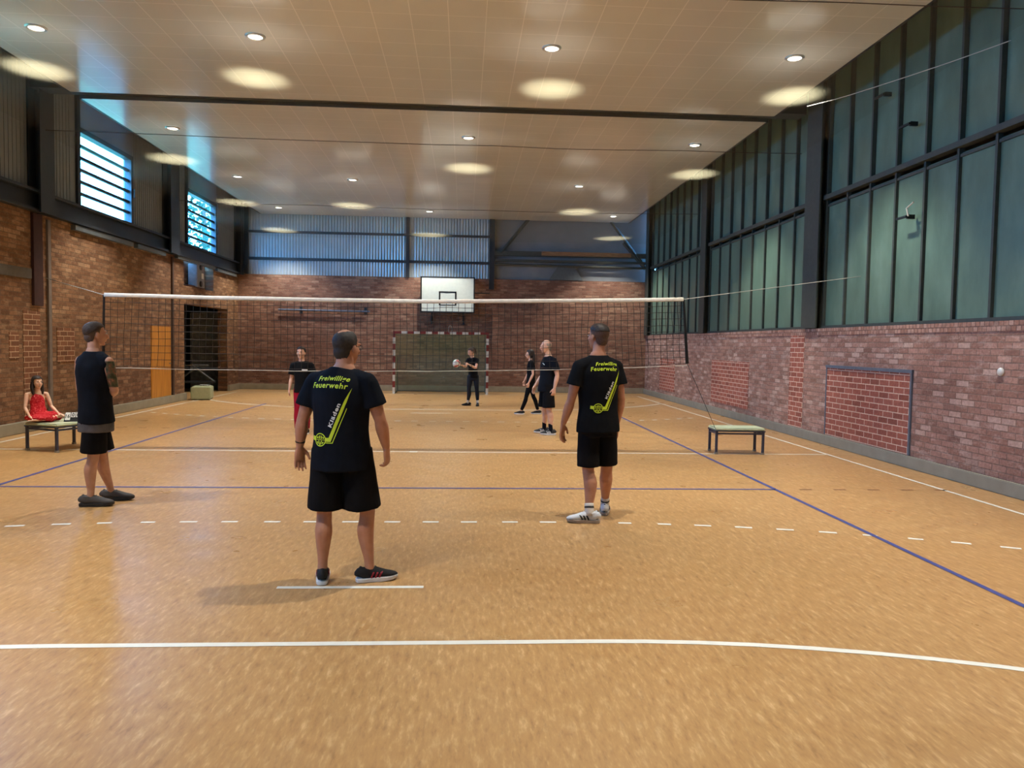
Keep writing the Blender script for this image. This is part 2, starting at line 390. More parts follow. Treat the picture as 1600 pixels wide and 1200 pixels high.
# steel columns and beams (left)
k = 3
for y0_, y1_ in ((-16, -15.05), (-10.3, -9.75), (-3.95, -3.4), (2.42, 2.9), (8.55, 9.15), (14.75, 15.08)):
    if y1_ < YN+.1: continue
    bm = B(); xc = XL-.03
    for a, b, c, d in ((0, .03, y0_, y1_), (.03, .2, (y0_+y1_)/2-.02, (y0_+y1_)/2+.02), (.2, .23, y0_, y1_)):
        box(bm, xc+a, xc+b, c, d, ZB-.02, ZR-.01)
    struct('trim_%d' % k, bm, STEEL_D); k += 1
bm = B()
for a, b, c, d in ((0, .16, 3.92, 3.97), (0, .16, 4.26, 4.31), (.0, .05, 3.97, 4.26)): box(bm, XL-.02+a, XL-.02+b, YN+.1, YF-.05, c, d)
struct('trim_%d' % k, bm, STEEL_D)['label'] = 'dark steel beam along the top of the left brickwork'; k += 1
bm = B(); box(bm, XL+.002, XL+.10, 3.85, 6.5, 3.80, 3.9); box(bm, XL+.002, XL+.10, 6.75, 8.45, 3.80, 3.9); box(bm, XL+.002, XL+.10, 9.3, 12.4, 3.84, 3.92); box(bm, XL+.002, XL+.10, 12.6, 14.6, 3.80, 3.9)
struct('trim_%d' % k, bm, STEEL_M); k += 1
bm = B(); box(bm, XL+.002, XL+.04, 2.94, 3.04, .2, 3.85); struct('trim_%d' % k, bm, plain('cable_strip', (120, 108, 98), .6)); k += 1
bm = B(); box(bm, XL+.002, XL+.05, 2.44, 2.74, 2.25, 3.9); struct('trim_%d' % k, bm, plain('oxide_steel', (62, 32, 28), .7)); k += 1
bm = B(); box(bm, XL+.002, XL+.03, YN+.1, 2.4, 2.72, 2.9); struct('trim_%d' % k, bm, plain('grey_band', (96, 90, 82), .8)); k += 1
bm = B(); box(bm, XL+.002, XL+.05, 9.02, 9.12, .2, 3.85); struct('trim_%d' % k, bm, plain('pipe_brown', (74, 54, 44), .7)); k += 1
# brick infills
def infill(y0, y1, z0, z1, right, frame=False):
    global k
    bm = B(); X = XR-.012 if right else XL; box(bm, X, X+.012, y0, y1, z0, z1)
    if frame:
        o = struct('trim_%d' % k, bm, BR_RED)
        bm = B(); box(bm, X-.02, X+.012, y0-.05, y1+.03, z1, z1+.05); box(bm, X-.012, X+.012, y0-.04, y0, z0, z1); box(bm, X-.008, X+.012, y1, y1+.03, z0, z1)
        obj('lintel_frame', bm, plain('blue_grey_frame', (96, 104, 118), .6), o)
    else: o = struct('trim_%d' % k, bm, BR_RED if right else BR_RED_L)
    k += 1
infill(-1.24, 1.32, .18, 1.36, True, True); infill(5.1, 7.7, .3, 1.36, True); infill(2.3, 2.9, .18, 2.04-.1, True)
infill(3.27, 3.92, 1.21, 1.87, False); infill(2.15, 2.68, .22, 2.15, False); infill(1.72, 2.0, 1.3, 1.76, False); infill(11.2, 13.0, .3, 1.3, True)
# left windows
n = 1
for a, b in WIN_L:
    bm = B(); X0, X1 = XL-.14, XL+.01; e = .07
    box(bm, X0, X1, a-.05, a+e, 4.28, ZR-.02 if a > 3 else 5.88); box(bm, X0, X1, b-e, b+.05, 4.28, 5.9); box(bm, X0, X1, a, b, 4.28, 4.36); box(bm, X0, X1, a, b, 5.80, 5.9)
    fr = struct('window_%d' % n, bm, STEEL_D)
    bm = B()
    for q in range(1, 6):
        z = 4.36+q*(5.80-4.36)/6 
        box(bm, XL-.10, XL-.04, a+e, b-e, z-.03, z+.03)
    obj('glazing_bars', bm, STEEL_D, fr)
    bm = B(); box(bm, XL-.075, XL-.069, a+e, b-e, 4.36, 5.8); obj('pane', bm, GLASS, fr)
    bm = B(); box(bm, XL+.01, XL+.05, b+.02, b+.06, 4.95, 5.15); obj('opener', bm, STEEL_M, fr)
    n += 1
# right window bays
for y0_, y1_, m in ((-17.4, -11.5, 8), (-10.9, -5.0, 8), (-4.22, 1.70, 8), (2.33, 8.27, 8), (8.74, 14.66, 8)):
    y0_ = max(y0_, YN+.02)
    bm = B(); st = (y1_-y0_)/m
    for q in range(m+1):
        y = y0_+q*st; box(bm, XR+.05, XR+.12, y-.022, y+.022, ZBR, ZR-.02)
    box(bm, XR-.01, XR+.12, y0_, y1_, 4.36, 4.44); box(bm, XR+.03, XR+.12, y0_, y1_, ZBR, ZBR+.05)
    fr = struct('window_%d' % n, bm, STEEL_G)
    bm = B()
    for q in range(m):
        y = y0_+q*st+.03; box(bm, XR+.09, XR+.10, y, y+st-.06, ZBR+.05, 4.30); box(bm, XR+.115, XR+.125, y, y+st-.06, 4.44, ZR-.02)
    obj('pane', bm, GPANE, fr)
    bm = B()
    for q in range(m):
        y = y0_+q*st+.03; box(bm, XR+.06, XR+.12, y+.0, y+st-.06, 4.24, 4.28)
    obj('sash_rail', bm, STEEL_G, fr)
    if y0_ < 0 and y1_ > 0:
        bm = B()
        for y, z in ((-1.05, 3.62), (-1.03, 4.95), (-.3, 5.6)):
            box(bm, XR-.06, XR+.05, y-.02, y+.02, z-.03, z+.03); box(bm, XR-.09, XR-.06, y-.02, y+.24, z-.015, z+.015)
        obj('handle', bm, BLACK, fr)
        bm = B(); cord(bm, (XR-.07, -1.1, 3.62), (XR-.07, -1.05, 3.74), .012); cord(bm, (XR-.07, -1.05, 3.74), (XR-.07, -1.22, 3.80), .012); obj('lever', bm, ROPE, fr)
    n += 1
for y0_, y1_ in ((-11.5, -10.9), (-5.0, -4.24), (1.72, 2.31), (8.29, 8.72), (14.68, 15.08)):
    bm = B()
    for a, b, c, d in ((0, .03, y0_, y1_), (.03, .2, (y0_+y1_)/2-.02, (y0_+y1_)/2+.02), (.2, .24, y0_, y1_)): box(bm, XR+a-.08, XR+b-.08, c, d, ZBR+.01, ZR-.01)
    struct('trim_%d' % k, bm, STEEL_G); k += 1
# far wall steelwork
bm = B()
box(bm, XL+.3, 1.6, YF-.04, YF+.06, 4.44, 4.53); box(bm, XL+.3, 1.6, YF-.04, YF+.06, 5.36, 5.44)
box(bm, -1.28, -1.16, YF-.07, YF+.06, ZB+.02, ZR-.02); box(bm, 1.6, 1.78, YF-.12, YF+.1, ZB-.35, ZR-.02); box(bm, -6.75, -6.62, YF-.1, YF+.06, ZB+.02, ZR-.02)
struct('trim_%d' % k, bm, STEEL_D)['label'] = 'dark steel rails and posts over the corrugated sheet'; k += 1
bm = B()
box(bm, 1.78, XR, YF-.08, YF+.02, 4.76, 4.93); box(bm, 1.8, XR, YF-.12, YF-.02, 4.56, 4.64)
cord(bm, (1.8, YF-.1, 4.46), (XR, YF-.1, 4.42), .04, 10)
def brace(bm, a, b, w=.12):
    a, b = V(a), V(b); tube(bm, [(a, w/2, .05), (b, w/2, .05)], ref=(0, 1, 0), seg=4, sub=1)
brace(bm, (2.0, YF-.05, 4.85), (3.4, YF-.05, 6.6)); brace(bm, (7.05, YF-.05, 4.5), (5.4, YF-.05, 6.6)); brace(bm, (6.3, YF-.05, 5.3), (7.1, YF-.05, 4.4))
struct('trim_%d' % k, bm, STEEL_G)['label'] = 'dark green truss of beams and diagonal braces'; k += 1
bm = B(); v_ = [bm.verts.new(p) for p in ((3.7, YF-.03, 3.96), (4.9, YF-.03, 3.96), (4.6, YF-.03, 4.42), (4.0, YF-.03, 4.42))]
f = bm.faces.new(v_); r = bmesh.ops.extrude_face_region(bm, geom=[f]); bmesh.ops.translate(bm, vec=(0, .05, 0), verts=[x for x in r['geom'] if isinstance(x, bmesh.types.BMVert)])
struct('trim_%d' % k, bm, STEEL_M); k += 1
pl = B(); box(pl, 3.42, 6.57, YF-.13, YF-.085, 4.79, 4.93); bevel(pl, .004)
s = NT('brown_plank'); p = s.bsdf(.6); co = s.coord(); s.l(s.ramp(s.noise(s.mapping(co, (1.2, 1, 14)), 3), [(.3, lin((116, 84, 56))), (.7, lin((160, 122, 84)))]), p.inputs['Base Color'])
tagp(obj('wooden_plank', pl, s.m), 'long brown wooden plank lying along the steel truss high on the far wall', 'plank')
# gear room behind the opening
bm = B()
gx = XL-3.0
box(bm, gx-.1, gx, DY0-.6, YF+.2, 0, 3.0); box(bm, gx, XL-.3, DY0-.7, DY0-.6, 0, 3.0); box(bm, gx, XL-.3, YF+.1, YF+.2, 0, 3.0); box(bm, gx-.1, XL-.3, DY0-.7, YF+.2, 2.95, 3.05)
struct('wall_gear_room', bm, plain('gear_room_grey', (58, 58, 56), .85))
# doors
bm = B(); box(bm, XL-.02, XL+.03, 7.68, 8.92, .2, 2.0); bevel(bm, .006)
s = NT('orange_wood'); p = s.bsdf(.5); co = s.coord('YZX'); s.l(s.ramp(s.noise(s.mapping(co, (9, .8, 1)), 2, 4), [(.3, lin((176, 112, 36))), (.7, lin((206, 142, 56)))]), p.inputs['Base Color'])
d1 = struct('door_1', bm, s.m); d1['label'] = 'orange-brown wooden door in the left brick wall'
bm = B(); cord(bm, (XL+.03, 8.80, 1.05), (XL+.08, 8.80, 1.05), .012); cord(bm, (XL+.08, 8.81, 1.05), (XL+.08, 8.69, 1.05), .01); obj('handle', bm, STEEL_M, d1)

# ------------------------------------------------------------------ clear film under the ceiling
bm = B(); NX, NY = 60, 110
def fz(x, y):
    return 5.40-.0115*(y+.5)+.03*noise.noise(V((x*.5, y*.35, 0)))+.05*((x/7.1)**2)
g = [[bm.verts.new((XL+.02+(XR-XL-.03)*i/NX, YN+.1+(YF-YN-.2)*j/NY, fz(XL+(XR-XL)*i/NX, YN+(YF-YN)*j/NY))) for j in range(NY+1)] for i in range(NX+1)]
for i in range(NX):
    for j in range(NY): bm.faces.new((g[i][j], g[i+1][j], g[i+1][j+1], g[i][j+1]))
film = tagp(obj('safety_film', bm, FILM, smooth=True), 'sagging clear safety film stretched from wall to wall below the ceiling', 'safety film')
for y in (-9.8, -3.6, 2.6, 9.1):
    bm = B(); prev = None
    tube(bm, [((x, y, fz(x, y)-.012), .006) for x in [XL+.05+(XR-XL-.1)*i/12 for i in range(13)]], seg=6, sub=1, ref=(0, 1, 0))
    obj('support_wire', bm, plain('dark_wire', (70, 58, 48), .6), film)
bm = B(); tube(bm, [((5.9, -.34, 5.36), .003), ((6.27, -.9, 5.36), .005), ((6.85, -2.19, 5.36), .006), ((7.17, -3.0, 5.37), .006)], seg=6, sub=3); obj('film_seam', bm, ROPE, film)

# ------------------------------------------------------------------ recessed lamps
def lamp(x, y, label, on=True):
    r = empty('ceiling_lamp', (x, y, ZC))
    bm = B()
    prof = [(.095, -.001), (.100, -.022), (.118, -.030), (.135, -.026), (.142, -.012), (.142, -.001)]
    loops = [[bm.verts.new((a*math.cos(t), a*math.sin(t), z)) for t in [2*PI*q/28 for q in range(28)]] for a, z in prof]
    for a, b in zip(loops, loops[1:]):
        for q in range(28): bm.faces.new((a[q], a[(q+1) % 28], b[(q+1) % 28], b[q]))
    obj('trim_ring', bm, plain('lamp_ring', (190, 186, 178), .3, .6), r, True)
    bm = B(); bmesh.ops.create_cone(bm, cap_ends=True, segments=28, radius1=.1, radius2=.1, depth=.006, matrix=Matrix.Translation((0, 0, -.012)))
    obj('lens', bm, LENS, r)
    ld = bpy.data.lights.new('lamp_light', 'SPOT'); ld.energy = 800; ld.color = (1, .965, .89); ld.spot_size = math.radians(92); ld.spot_blend = .55; ld.shadow_soft_size = .07
    lo = bpy.data.objects.new('lamp_light', ld); C.objects.link(lo); lo.parent = r; lo.location = (0, 0, -.05)
    tagp(r, label, 'ceiling lamp', 'round recessed lamps in the tiled ceiling'); return r
rows = [(-.55, [(-5.25, 'leftmost'), (-2.25, 'second from left'), (1.98, 'third from left'), (5.6, 'rightmost')], 'of the nearest row of four'),
        (4.48, [(-5.24, 'left'), (.8, 'middle'), (5.62, 'right')], 'of three beyond the dark ceiling slot'),
        (9.05, [(-5.25, 'left'), (-2.25, 'middle'), (3.82, 'right')], 'of three in the third row back'),
        (13.7, [(-5.28, 'left'), (-.42, 'middle'), (5.67, 'right')], 'of three nearest the far wall')]
for y, xs, t in rows:
    for x, nm in xs: lamp(x, y, 'round recessed ceiling lamp, %s %s' % (nm, t) if 'four' in t else 'round recessed ceiling lamp, %s %s' % (nm, t))
for y, xs, t in ((-5.5, (-5.25, 1.75, 5.6), 'first'), (-9.4, (-5.25, -2.25, 5.6), 'second')):
    for x in xs: lamp(x, y, 'recessed ceiling lamp above the top edge of view, %s row, %s' % (t, {-5.25: 'by the left wall', 5.6: 'by the right wall', 1.75: 'right of the middle', -2.25: 'left of the middle', 3.8: 'right of the middle'}[x]))


# ------------------------------------------------------------------ volleyball net
nr = empty('volleyball_net', (-.2, 0, 0))
def nzt(x): t = (x+4.62)/8.8; return 2.33-.05*4*t*(1-t)*.6+.10*t*t
def nzb(x): t = (x+4.62)/8.8; return 1.27+.16*t**3-.03*4*t*(1-t)*.5
xs = [-4.62+8.8*i/88 for i in range(89)]
bm = B()
def P(x, f):   # f 0 top .. 1 bottom, a slight wobble
    z = nzt(x)+(nzb(x)-nzt(x))*f; return V((x+.2+.02*noise.noise(V((x*2, f*3, 0)))+(-.03 if x < 0 else .09)*f*abs(x)/4.4*(1 if abs(x) > 3 else .3), .03*noise.noise(V((x, f*2, 4)))*f, z+.012*noise.noise(V((x*3, f*5, 9)))))
def ribbon(bm, pts, r):
    for a, b in zip(pts, pts[1:]): tube(bm, [(a, r), (b, r)], ref=(.1, 1, .1), seg=4, sub=1)
for x in xs: ribbon(bm, [P(x, q/5) for q in range(6)], .0038)
for q in range(0, 11): ribbon(bm, [P(x, q/10) for x in xs[::2]], .0038)
obj('net_mesh', bm, NETM, nr)
bm = B()
tube(bm, [(P(x, 0)+V((0, 0, .0)), .006, .031, (0, .12, 1)) for x in xs[::8]], seg=8, sub=2, ref=(0, .1, 1)); obj('top_band', bm, BAND, nr, True)
bm = B(); ribbon(bm, [P(x, 1)+V((0, 0, -.03)) for x in xs[::4]], .005); obj('bottom_cord', bm, ROPE, nr)
for x, dn in ((-4.62, -.02), (4.18, .1)):
    bm = B(); a = P(x, 0); b = P(x, 1.0); tube(bm, [(a, .018, .006), (b, .026 if x > 0 else .02, .006)], seg=6, sub=1, ref=(0, 1, 0)); obj('side_strap', bm, BLACK, nr)
bm = B()
cord(bm, P(4.18, 0), V((XR+.2, .3, 2.88)), .006); obj('right_cable', bm, ROPE, nr)
bm = B(); cord(bm, P(-4.62, 0), V((XL+.2, 2.9, 2.78)), .005); obj('left_cable', bm, ROPE, nr)
bm = B(); cord(bm, P(4.18, 1), V((4.735+.2, -.06, .40)), .004); obj('corner_rope', bm, NETM, nr)
tagp(nr, 'wide volleyball net with white top band strung across the hall', 'volleyball net')

# ------------------------------------------------------------------ benches
def bench(loc, rz, label, L=.80, W=.46, Hh=.42):
    r = empty('gym_bench', loc, rz)
    bm = B(); box(bm, -L/2, L/2, -W/2, W/2, Hh-.045, Hh); bevel(bm, .018, 3)
    obj('seat', bm, plain('pale_green_vinyl', (190, 200, 168), .5, var=.12, nscale=9), r)
    for sx_ in (-1, 1):
        for sy_ in (-1, 1):
            bm = B(); x, y = sx_*(L/2-.03), sy_*(W/2-.03); box(bm, x-.019, x+.019, y-.019, y+.019, .012, Hh-.05); bevel(bm, .004)
            lg = obj('leg', bm, plain('blue_grey_steel', (60, 66, 88), .45), r)
            bm = B(); box(bm, x-.023, x+.023, y-.023, y+.023, 0, .03); obj('foot', bm, plain('foot_cap', (150, 146, 136) if sx_ < 0 and sy_ < 0 else (40, 40, 44), .6), lg)
    bm = B()
    for sy_ in (-1, 1): box(bm, -L/2+.03, L/2-.03, sy_*(W/2-.03)-.012, sy_*(W/2-.03)+.012, Hh-.105, Hh-.08)
    for sx_ in (-1, 1): box(bm, sx_*(L/2-.03)-.012, sx_*(L/2-.03)+.012, -W/2+.03, W/2-.03, Hh-.105, Hh-.08)
    for sy_ in (-1, 1): box(bm, -L/2, L/2, sy_*(W/2-.02)-.015, sy_*(W/2-.02)+.015, Hh-.062, Hh-.046)
    for sx_ in (-1, 1): box(bm, sx_*(L/2-.02)-.015, sx_*(L/2-.02)+.015, -W/2, W/2, Hh-.062, Hh-.046)
    obj('frame', bm, plain('blue_grey_steel', (60, 66, 88), .45), r)
    tagp(r, label, 'bench', 'low gym benches with pale green tops'); return r
bench((5.15, .17, 0), math.radians(-3), 'empty low gym bench with pale green top near the right wall')
bench((-5.28, .15, 0), math.radians(66), 'low gym bench by the left wall with the girl and scoreboard on it', L=.85, W=.66)

# ------------------------------------------------------------------ scoreboard
sb = empty('flip_scoreboard', (-5.09, .10, .421), math.radians(12)); sb.scale = (.66, .8, .8)
bm = B()
v6 = [(-.24, -.1, 0), (.24, -.1, 0), (.24, .1, 0), (-.24, .1, 0), (-.22, .0, .17), (.22, .0, .17)]
vv = [bm.verts.new(p) for p in v6]
for f in ((0, 1, 5, 4), (1, 2, 5), (2, 3, 4, 5), (3, 0, 4), (3, 2, 1, 0)): bm.faces.new([vv[i] for i in f])
obj('easel', bm, BLACK, sb)
def textmesh(txt, size, shear=0, bold=0, sp=1.0):
    cu = bpy.data.curves.new('t', 'FONT'); cu.body = txt; cu.size = size; cu.shear = shear; cu.offset = bold; cu.space_character = sp; cu.resolution_u = 3
    o = bpy.data.objects.new('t', cu); C.objects.link(o); dg = bpy.context.evaluated_depsgraph_get()
    me = bpy.data.meshes.new_from_object(o.evaluated_get(dg)); bpy.data.objects.remove(o); bpy.data.curves.remove(cu)
    bm = bmesh.new(); bm.from_mesh(me); bpy.data.meshes.remove(me); return bm
def bounds(bm):
    xs_ = [v.co.x for v in bm.verts]; ys_ = [v.co.y for v in bm.verts]; return min(xs_), max(xs_), min(ys_), max(ys_)
# frame of the sloped face
dn = V((0, .1, .17)).normalized(); nn = V((0, -.17, .1)).normalized()
CARD = plain('white_card', (232, 230, 224), .6, var=.03)
for txt, cx_, wd, hg in (('16', -.165, .105, .16), ('0', -.055, .085, .10), ('0', .045, .085, .10), ('6', .16, .105, .16)):
    M = Matrix(((1, dn.x, nn.x, cx_), (0, dn.y, nn.y, -.1+.008*nn.y), (0, dn.z, nn.z, .002+.008*nn.z), (0, 0, 0, 1)))
    top = .185; bm = B(); box(bm, -wd/2, wd/2, top-hg, top, 0, .006); bevel(bm, .002); bmesh.ops.transform(bm, matrix=M, verts=bm.verts)
    c = obj('number_card', bm, CARD, sb)
    bm = textmesh(txt, hg*.9, 0, .003); a, b, c0, d0 = bounds(bm)
    sc = min(.8*wd/(b-a), .78*hg/(d0-c0))
    for v in bm.verts: v.co = V(((v.co.x-(a+b)/2)*sc, (v.co.y-(c0+d0)/2)*sc+top-hg/2, .0075))
    bmesh.ops.transform(bm, matrix=M, verts=bm.verts); obj('digit', bm, BLACK, c)
tagp(sb, 'black tabletop flip scoreboard with white number cards beside the girl', 'scoreboard')

# ------------------------------------------------------------------ goal
gl = empty('handball_goal', (0, 13.7, 0))
RED = plain('red_goal_paint', (130, 44, 38), .5); GW = plain('white_goal_paint', (222, 220, 210), .5)
for sx_ in (-1, 1):
    bm = B()
    for q in range(10): box(bm, sx_*1.54-.04, sx_*1.54+.04, -.04, .04, q*.206, (q+1)*.206, 1 if q % 2 == 0 else 0)
    obj('post', bm, [RED, GW], gl)
bm = B()
for q in range(15): box(bm, -1.5+q*.2, -1.5+(q+1)*.2, -.04, .04, 1.98, 2.06, 1 if q % 2 == 1 else 0)
obj('crossbar', bm, [RED, GW], gl)
s = NT('green_goal_net'); tr = s.n('ShaderNodeBsdfTransparent'); df = s.n('ShaderNodeBsdfDiffuse'); co = s.coord()
s.l(s.ramp(s.noise(co, 1.5, 3), [(.3, lin((122, 148, 126))), (.7, lin((142, 168, 146)))]), df.inputs[0])
mx = s.n('ShaderNodeMixShader'); mx.inputs[0].default_value = .5; s.l(tr.outputs[0], mx.inputs[1]); s.l(df.outputs[0], mx.inputs[2]); s.l(mx.outputs[0], s.out.inputs[0]); GN = s.m
def sheet(bm, a, b, c, d, n=16, m=12, amp=.03, seed=0):
    a, b, c, d = map(V, (a, b, c, d)); g = []
    nrm = (b-a).cross(d-a).normalized()
    for i in range(n+1):
        row = []
        for j in range(m+1):
            u, v = i/n, j/m; p = a.lerp(b, u).lerp(d.lerp(c, u), v); e = math.sin(PI*u)*math.sin(PI*v)
            row.append(bm.verts.new(p+nrm*amp*noise.noise(p*2.2+V((seed, 0, 0)))*2*e))
        g.append(row)
    for i in range(n):
        for j in range(m): bm.faces.new((g[i][j], g[i+1][j], g[i+1][j+1], g[i][j+1]))
bm = B(); sheet(bm, (-1.5, 1.0, .02), (1.5, 1.0, .02), (1.5, .8, 1.2), (-1.5, .8, 1.2)); sheet(bm, (-1.5, .8, 1.2), (1.5, .8, 1.2), (1.5, .05, 1.98), (-1.5, .05, 1.98), seed=3)
obj('back_net', bm, GN, gl, True)
for sx_ in (-1, 1):
    bm = B(); x = sx_*1.5; sheet(bm, (x, .03, .02), (x, 1.0, .02), (x, .8, 1.2), (x, .03, 1.2)); sheet(bm, (x, .03, 1.2), (x, .8, 1.2), (x, .06, 1.96), (x, .03, 1.98)); obj('side_net', bm, GN, gl, True)
bm = B()
for sx_ in (-1, 1): cord(bm, (sx_*1.5, .03, .03), (sx_*1.5, 1.0, .03), .02, 8); cord(bm, (sx_*1.5, 1.0, .03), (sx_*1.5, .8, 1.2), .015, 8)
cord(bm, (-1.5, 1.0, .03), (1.5, 1.0, .03), .02, 8); obj('ground_frame', bm, STEEL_G, gl)
bm = B()
tube(bm, [((.3+.06*math.cos(t), -.06, 2.14+.13*math.sin(t)), .006) for t in [2*PI*q/16 for q in range(17)]], seg=5, sub=1); obj('rope_loop', bm, ROPE, gl)
tagp(gl, 'handball goal with red and white posts and dense green net at the far wall', 'goal')
# backboard
bb = empty('basketball_backboard', (.18, 14.7, 3.34))
bm = B(); box(bm, -.9, .9, 0, .03, -.6, .6); obj('board', bm, plain('white_board', (214, 222, 212), .45, var=.04), bb)
bm = B()
for a in ((-.93, .93, -.012, .035, -.62, -.565), (-.93, .93, -.012, .035, .585, .62), (-.93, -.885, -.012, .035, -.6, .6), (.885, .93, -.012, .035, -.6, .6)): box(bm, *a)
obj('border', bm, BLACK, bb)
bm = B()
for a in ((-.3, .3, -.008, 0, .07, .12), (-.3, -.25, -.008, 0, -.33, .12), (.25, .3, -.008, 0, -.33, .12), (-.3, .3, -.008, 0, -.36, -.33)): box(bm, *a)
obj('target_square', bm, BLACK, bb)
for x in (-.55, .55):
    bm = B()
    for z in (.3, -.35): box(bm, x-.025, x+.025, .035, .385, z-.025, z+.025)
    brace(bm, (x, .06, -.3), (x, .32, -.9), .04); box(bm, x-.03, x+.03, .35, .385, -1.0, .4)
    obj('wall_bracket', bm, STEEL_D, bb)
bm = B(); cord(bm, (.6, .3, .1), (1.45, .3, .1), .02, 8); obj('side_rod', bm, STEEL_D, bb)
tagp(bb, 'white basketball backboard with black border and square, no hoop', 'backboard')
# wall rail
rr = empty('wall_rail', (-4.1, YF, 2.75))
bm = B(); cord(bm, (-1.5, -.12, 0), (1.6, -.12, -.02), .03, 10); obj('rail', bm, plain('blue_grey_rail', (84, 92, 112), .5), rr)
for x in (-.75, 1.45):
    bm = B(); box(bm, x-.04, x+.04, -.12, 0, -.03, .03); box(bm, x-.05, x+.05, -.02, 0, -.12, .12); obj('bracket', bm, STEEL_D, rr)
tagp(rr, 'blue-grey horizontal rail on brackets on the far brick wall left of the backboard', 'wall rail')
# heater in the recess
ht = empty('air_heater', (XL-.12, 11.25, 3.2))
bm = B(); box(bm, -.1, .16, -.32, .32, 0, .66); bevel(bm, .012); obj('casing', bm, plain('heater_grey', (136, 134, 132), .5), ht)
for z in (.10, .58):
    bm = B(); bmesh.ops.create_cone(bm, cap_ends=True, segments=20, radius1=.085, radius2=.08, depth=.04, matrix=Matrix.Translation((.172, -.04, z)) @ Matrix.Rotation(PI/2, 4, 'Y')); obj('port', bm, BLACK, ht)
bm = B(); box(bm, .16, .168, .05, .22, .26, .42); obj('label_plate', bm, CARD, ht)
bm = B(); box(bm, -.12, .12, -.9, -.38, -.02, .02); box(bm, -.12, .12, -.4, .4, -.03, 0); obj('shelf', bm, plain('oxide_steel', (62, 32, 28), .7), ht)
tagp(ht, 'grey box-shaped air heater with round black ports in the recess under the window', 'heater')
# vaulting box and trolley
vb = empty('foam_block', (-6.62, 10.35, 0), math.radians(12))
bm = B(); box(bm, -.26, .26, -.42, .42, .02, .36); bevel(bm, .02, 3); obj('block', bm, plain('pale_green_foam', (168, 172, 134), .6, var=.06), vb)
bm = B(); box(bm, -.24, .24, -.40, .40, 0, .02); obj('underside', bm, plain('dark_green_mat', (50, 62, 50), .8), vb)
tagp(vb, 'pale green foam block on the floor in front of the gear room opening', 'block')
cl = B()
for q in range(5): ell(cl, (-6.65+.05*q, 10.35+.03*math.sin(q*2), .392+.006*math.sin(q)), (.05, .045, .022))
tagp(obj('cloth', remesh(cl, .008, 3), plain('grey_cloth', (150, 146, 140), .9), smooth=True), 'crumpled grey cloth lying on the pale green foam block', 'cloth')
tt = empty('equipment_trolley', (-7.95, 13.75, 0), .3)
bm = B(); box(bm, -.6, .6, -.35, .35, .28, .33); obj('deck', bm, STEEL_D, tt)
bm = B(); cord(bm, (-.55, -.3, .33), (.1, -.3, .85), .03, 8); cord(bm, (.55, -.3, .33), (-.1, -.3, .85), .03, 8); cord(bm, (-.3, -.3, .85), (.4, -.3, .85), .03, 8); obj('folding_frame', bm, STEEL_M, tt)
for x in (-.5, .5):
    for y in (-.3, .3):
        bm = B(); bmesh.ops.create_cone(bm, cap_ends=True, segments=16, radius1=.07, radius2=.07, depth=.04, matrix=Matrix.Translation((x, y, .07)) @ Matrix.Rotation(PI/2, 4, 'X')); box(bm, x-.02, x+.02, y-.02, y+.02, .08, .28); obj('wheel', bm, BLACK, tt)
tagp(tt, 'dark low equipment trolley standing inside the unlit gear room', 'trolley')
bm = B(); box(bm, -.55, .55, -.14, .14, 0, 2.6); 
for v in bm.verts: v.co.x += (2.1-v.co.z)*.0
bevel(bm, .03, 3)
tagp(obj('gym_mat', bm, fabric('charcoal_mat', (160, 162, 156)), loc=(-7.95, 14.95, 0)), 'tall charcoal gym mat standing on edge inside the gear room', 'mat')
# small fittings
bm = B(); ell(bm, (7.17, -3.1, 1.45), (.03, .05, .05)); obj('fitting', bm, plain('white_fitting', (214, 214, 210), .4), wr, True)
# ------------------------------------------------------------------ trees outside the left windows
def tree(x, y, h, r, label):
    t = empty('tree', (x, y, 0)); bm = B(); tube(bm, [((0, 0, 0), .25), ((.1, 0, h*.5), .18), ((0, .1, h*.8), .08)]); obj('trunk', bm, plain('bark', (80, 64, 50), .9), t, True)
    bm = B()
    for _ in range(3200):
        a = random.uniform(0, 2*PI); b_ = math.acos(random.uniform(-1, 1)); rr_ = r*random.uniform(.55, 1)**.5
        p = V((rr_*math.sin(b_)*math.cos(a), rr_*math.sin(b_)*math.sin(a), h*.72+rr_*.9*math.cos(b_))); e = V((random.uniform(-1, 1), random.uniform(-1, 1), random.uniform(-1, 1))).normalized()
        f_ = e.orthogonal().normalized(); s_ = random.uniform(.12, .22)
        vs_ = [bm.verts.new(p+q) for q in (e*s_, f_*s_*.6, -e*s_, -f_*s_*.6)]; bm.faces.new(vs_)
    obj('foliage', bm, plain('leaves', (24, 66, 46), .8, var=.5, nscale=1.5), t)['kind'] = 'stuff'
    tagp(t, label, 'tree')
tree(-14.5, 34.5, 12.0, 3.6, 'leafy green tree outside the farther window in the left wall')
bm = B(); box(bm, -70, XL-3.3, -60, 90, -.35, -.15); struct('ground', bm, plain('grass', (90, 130, 80), .9))

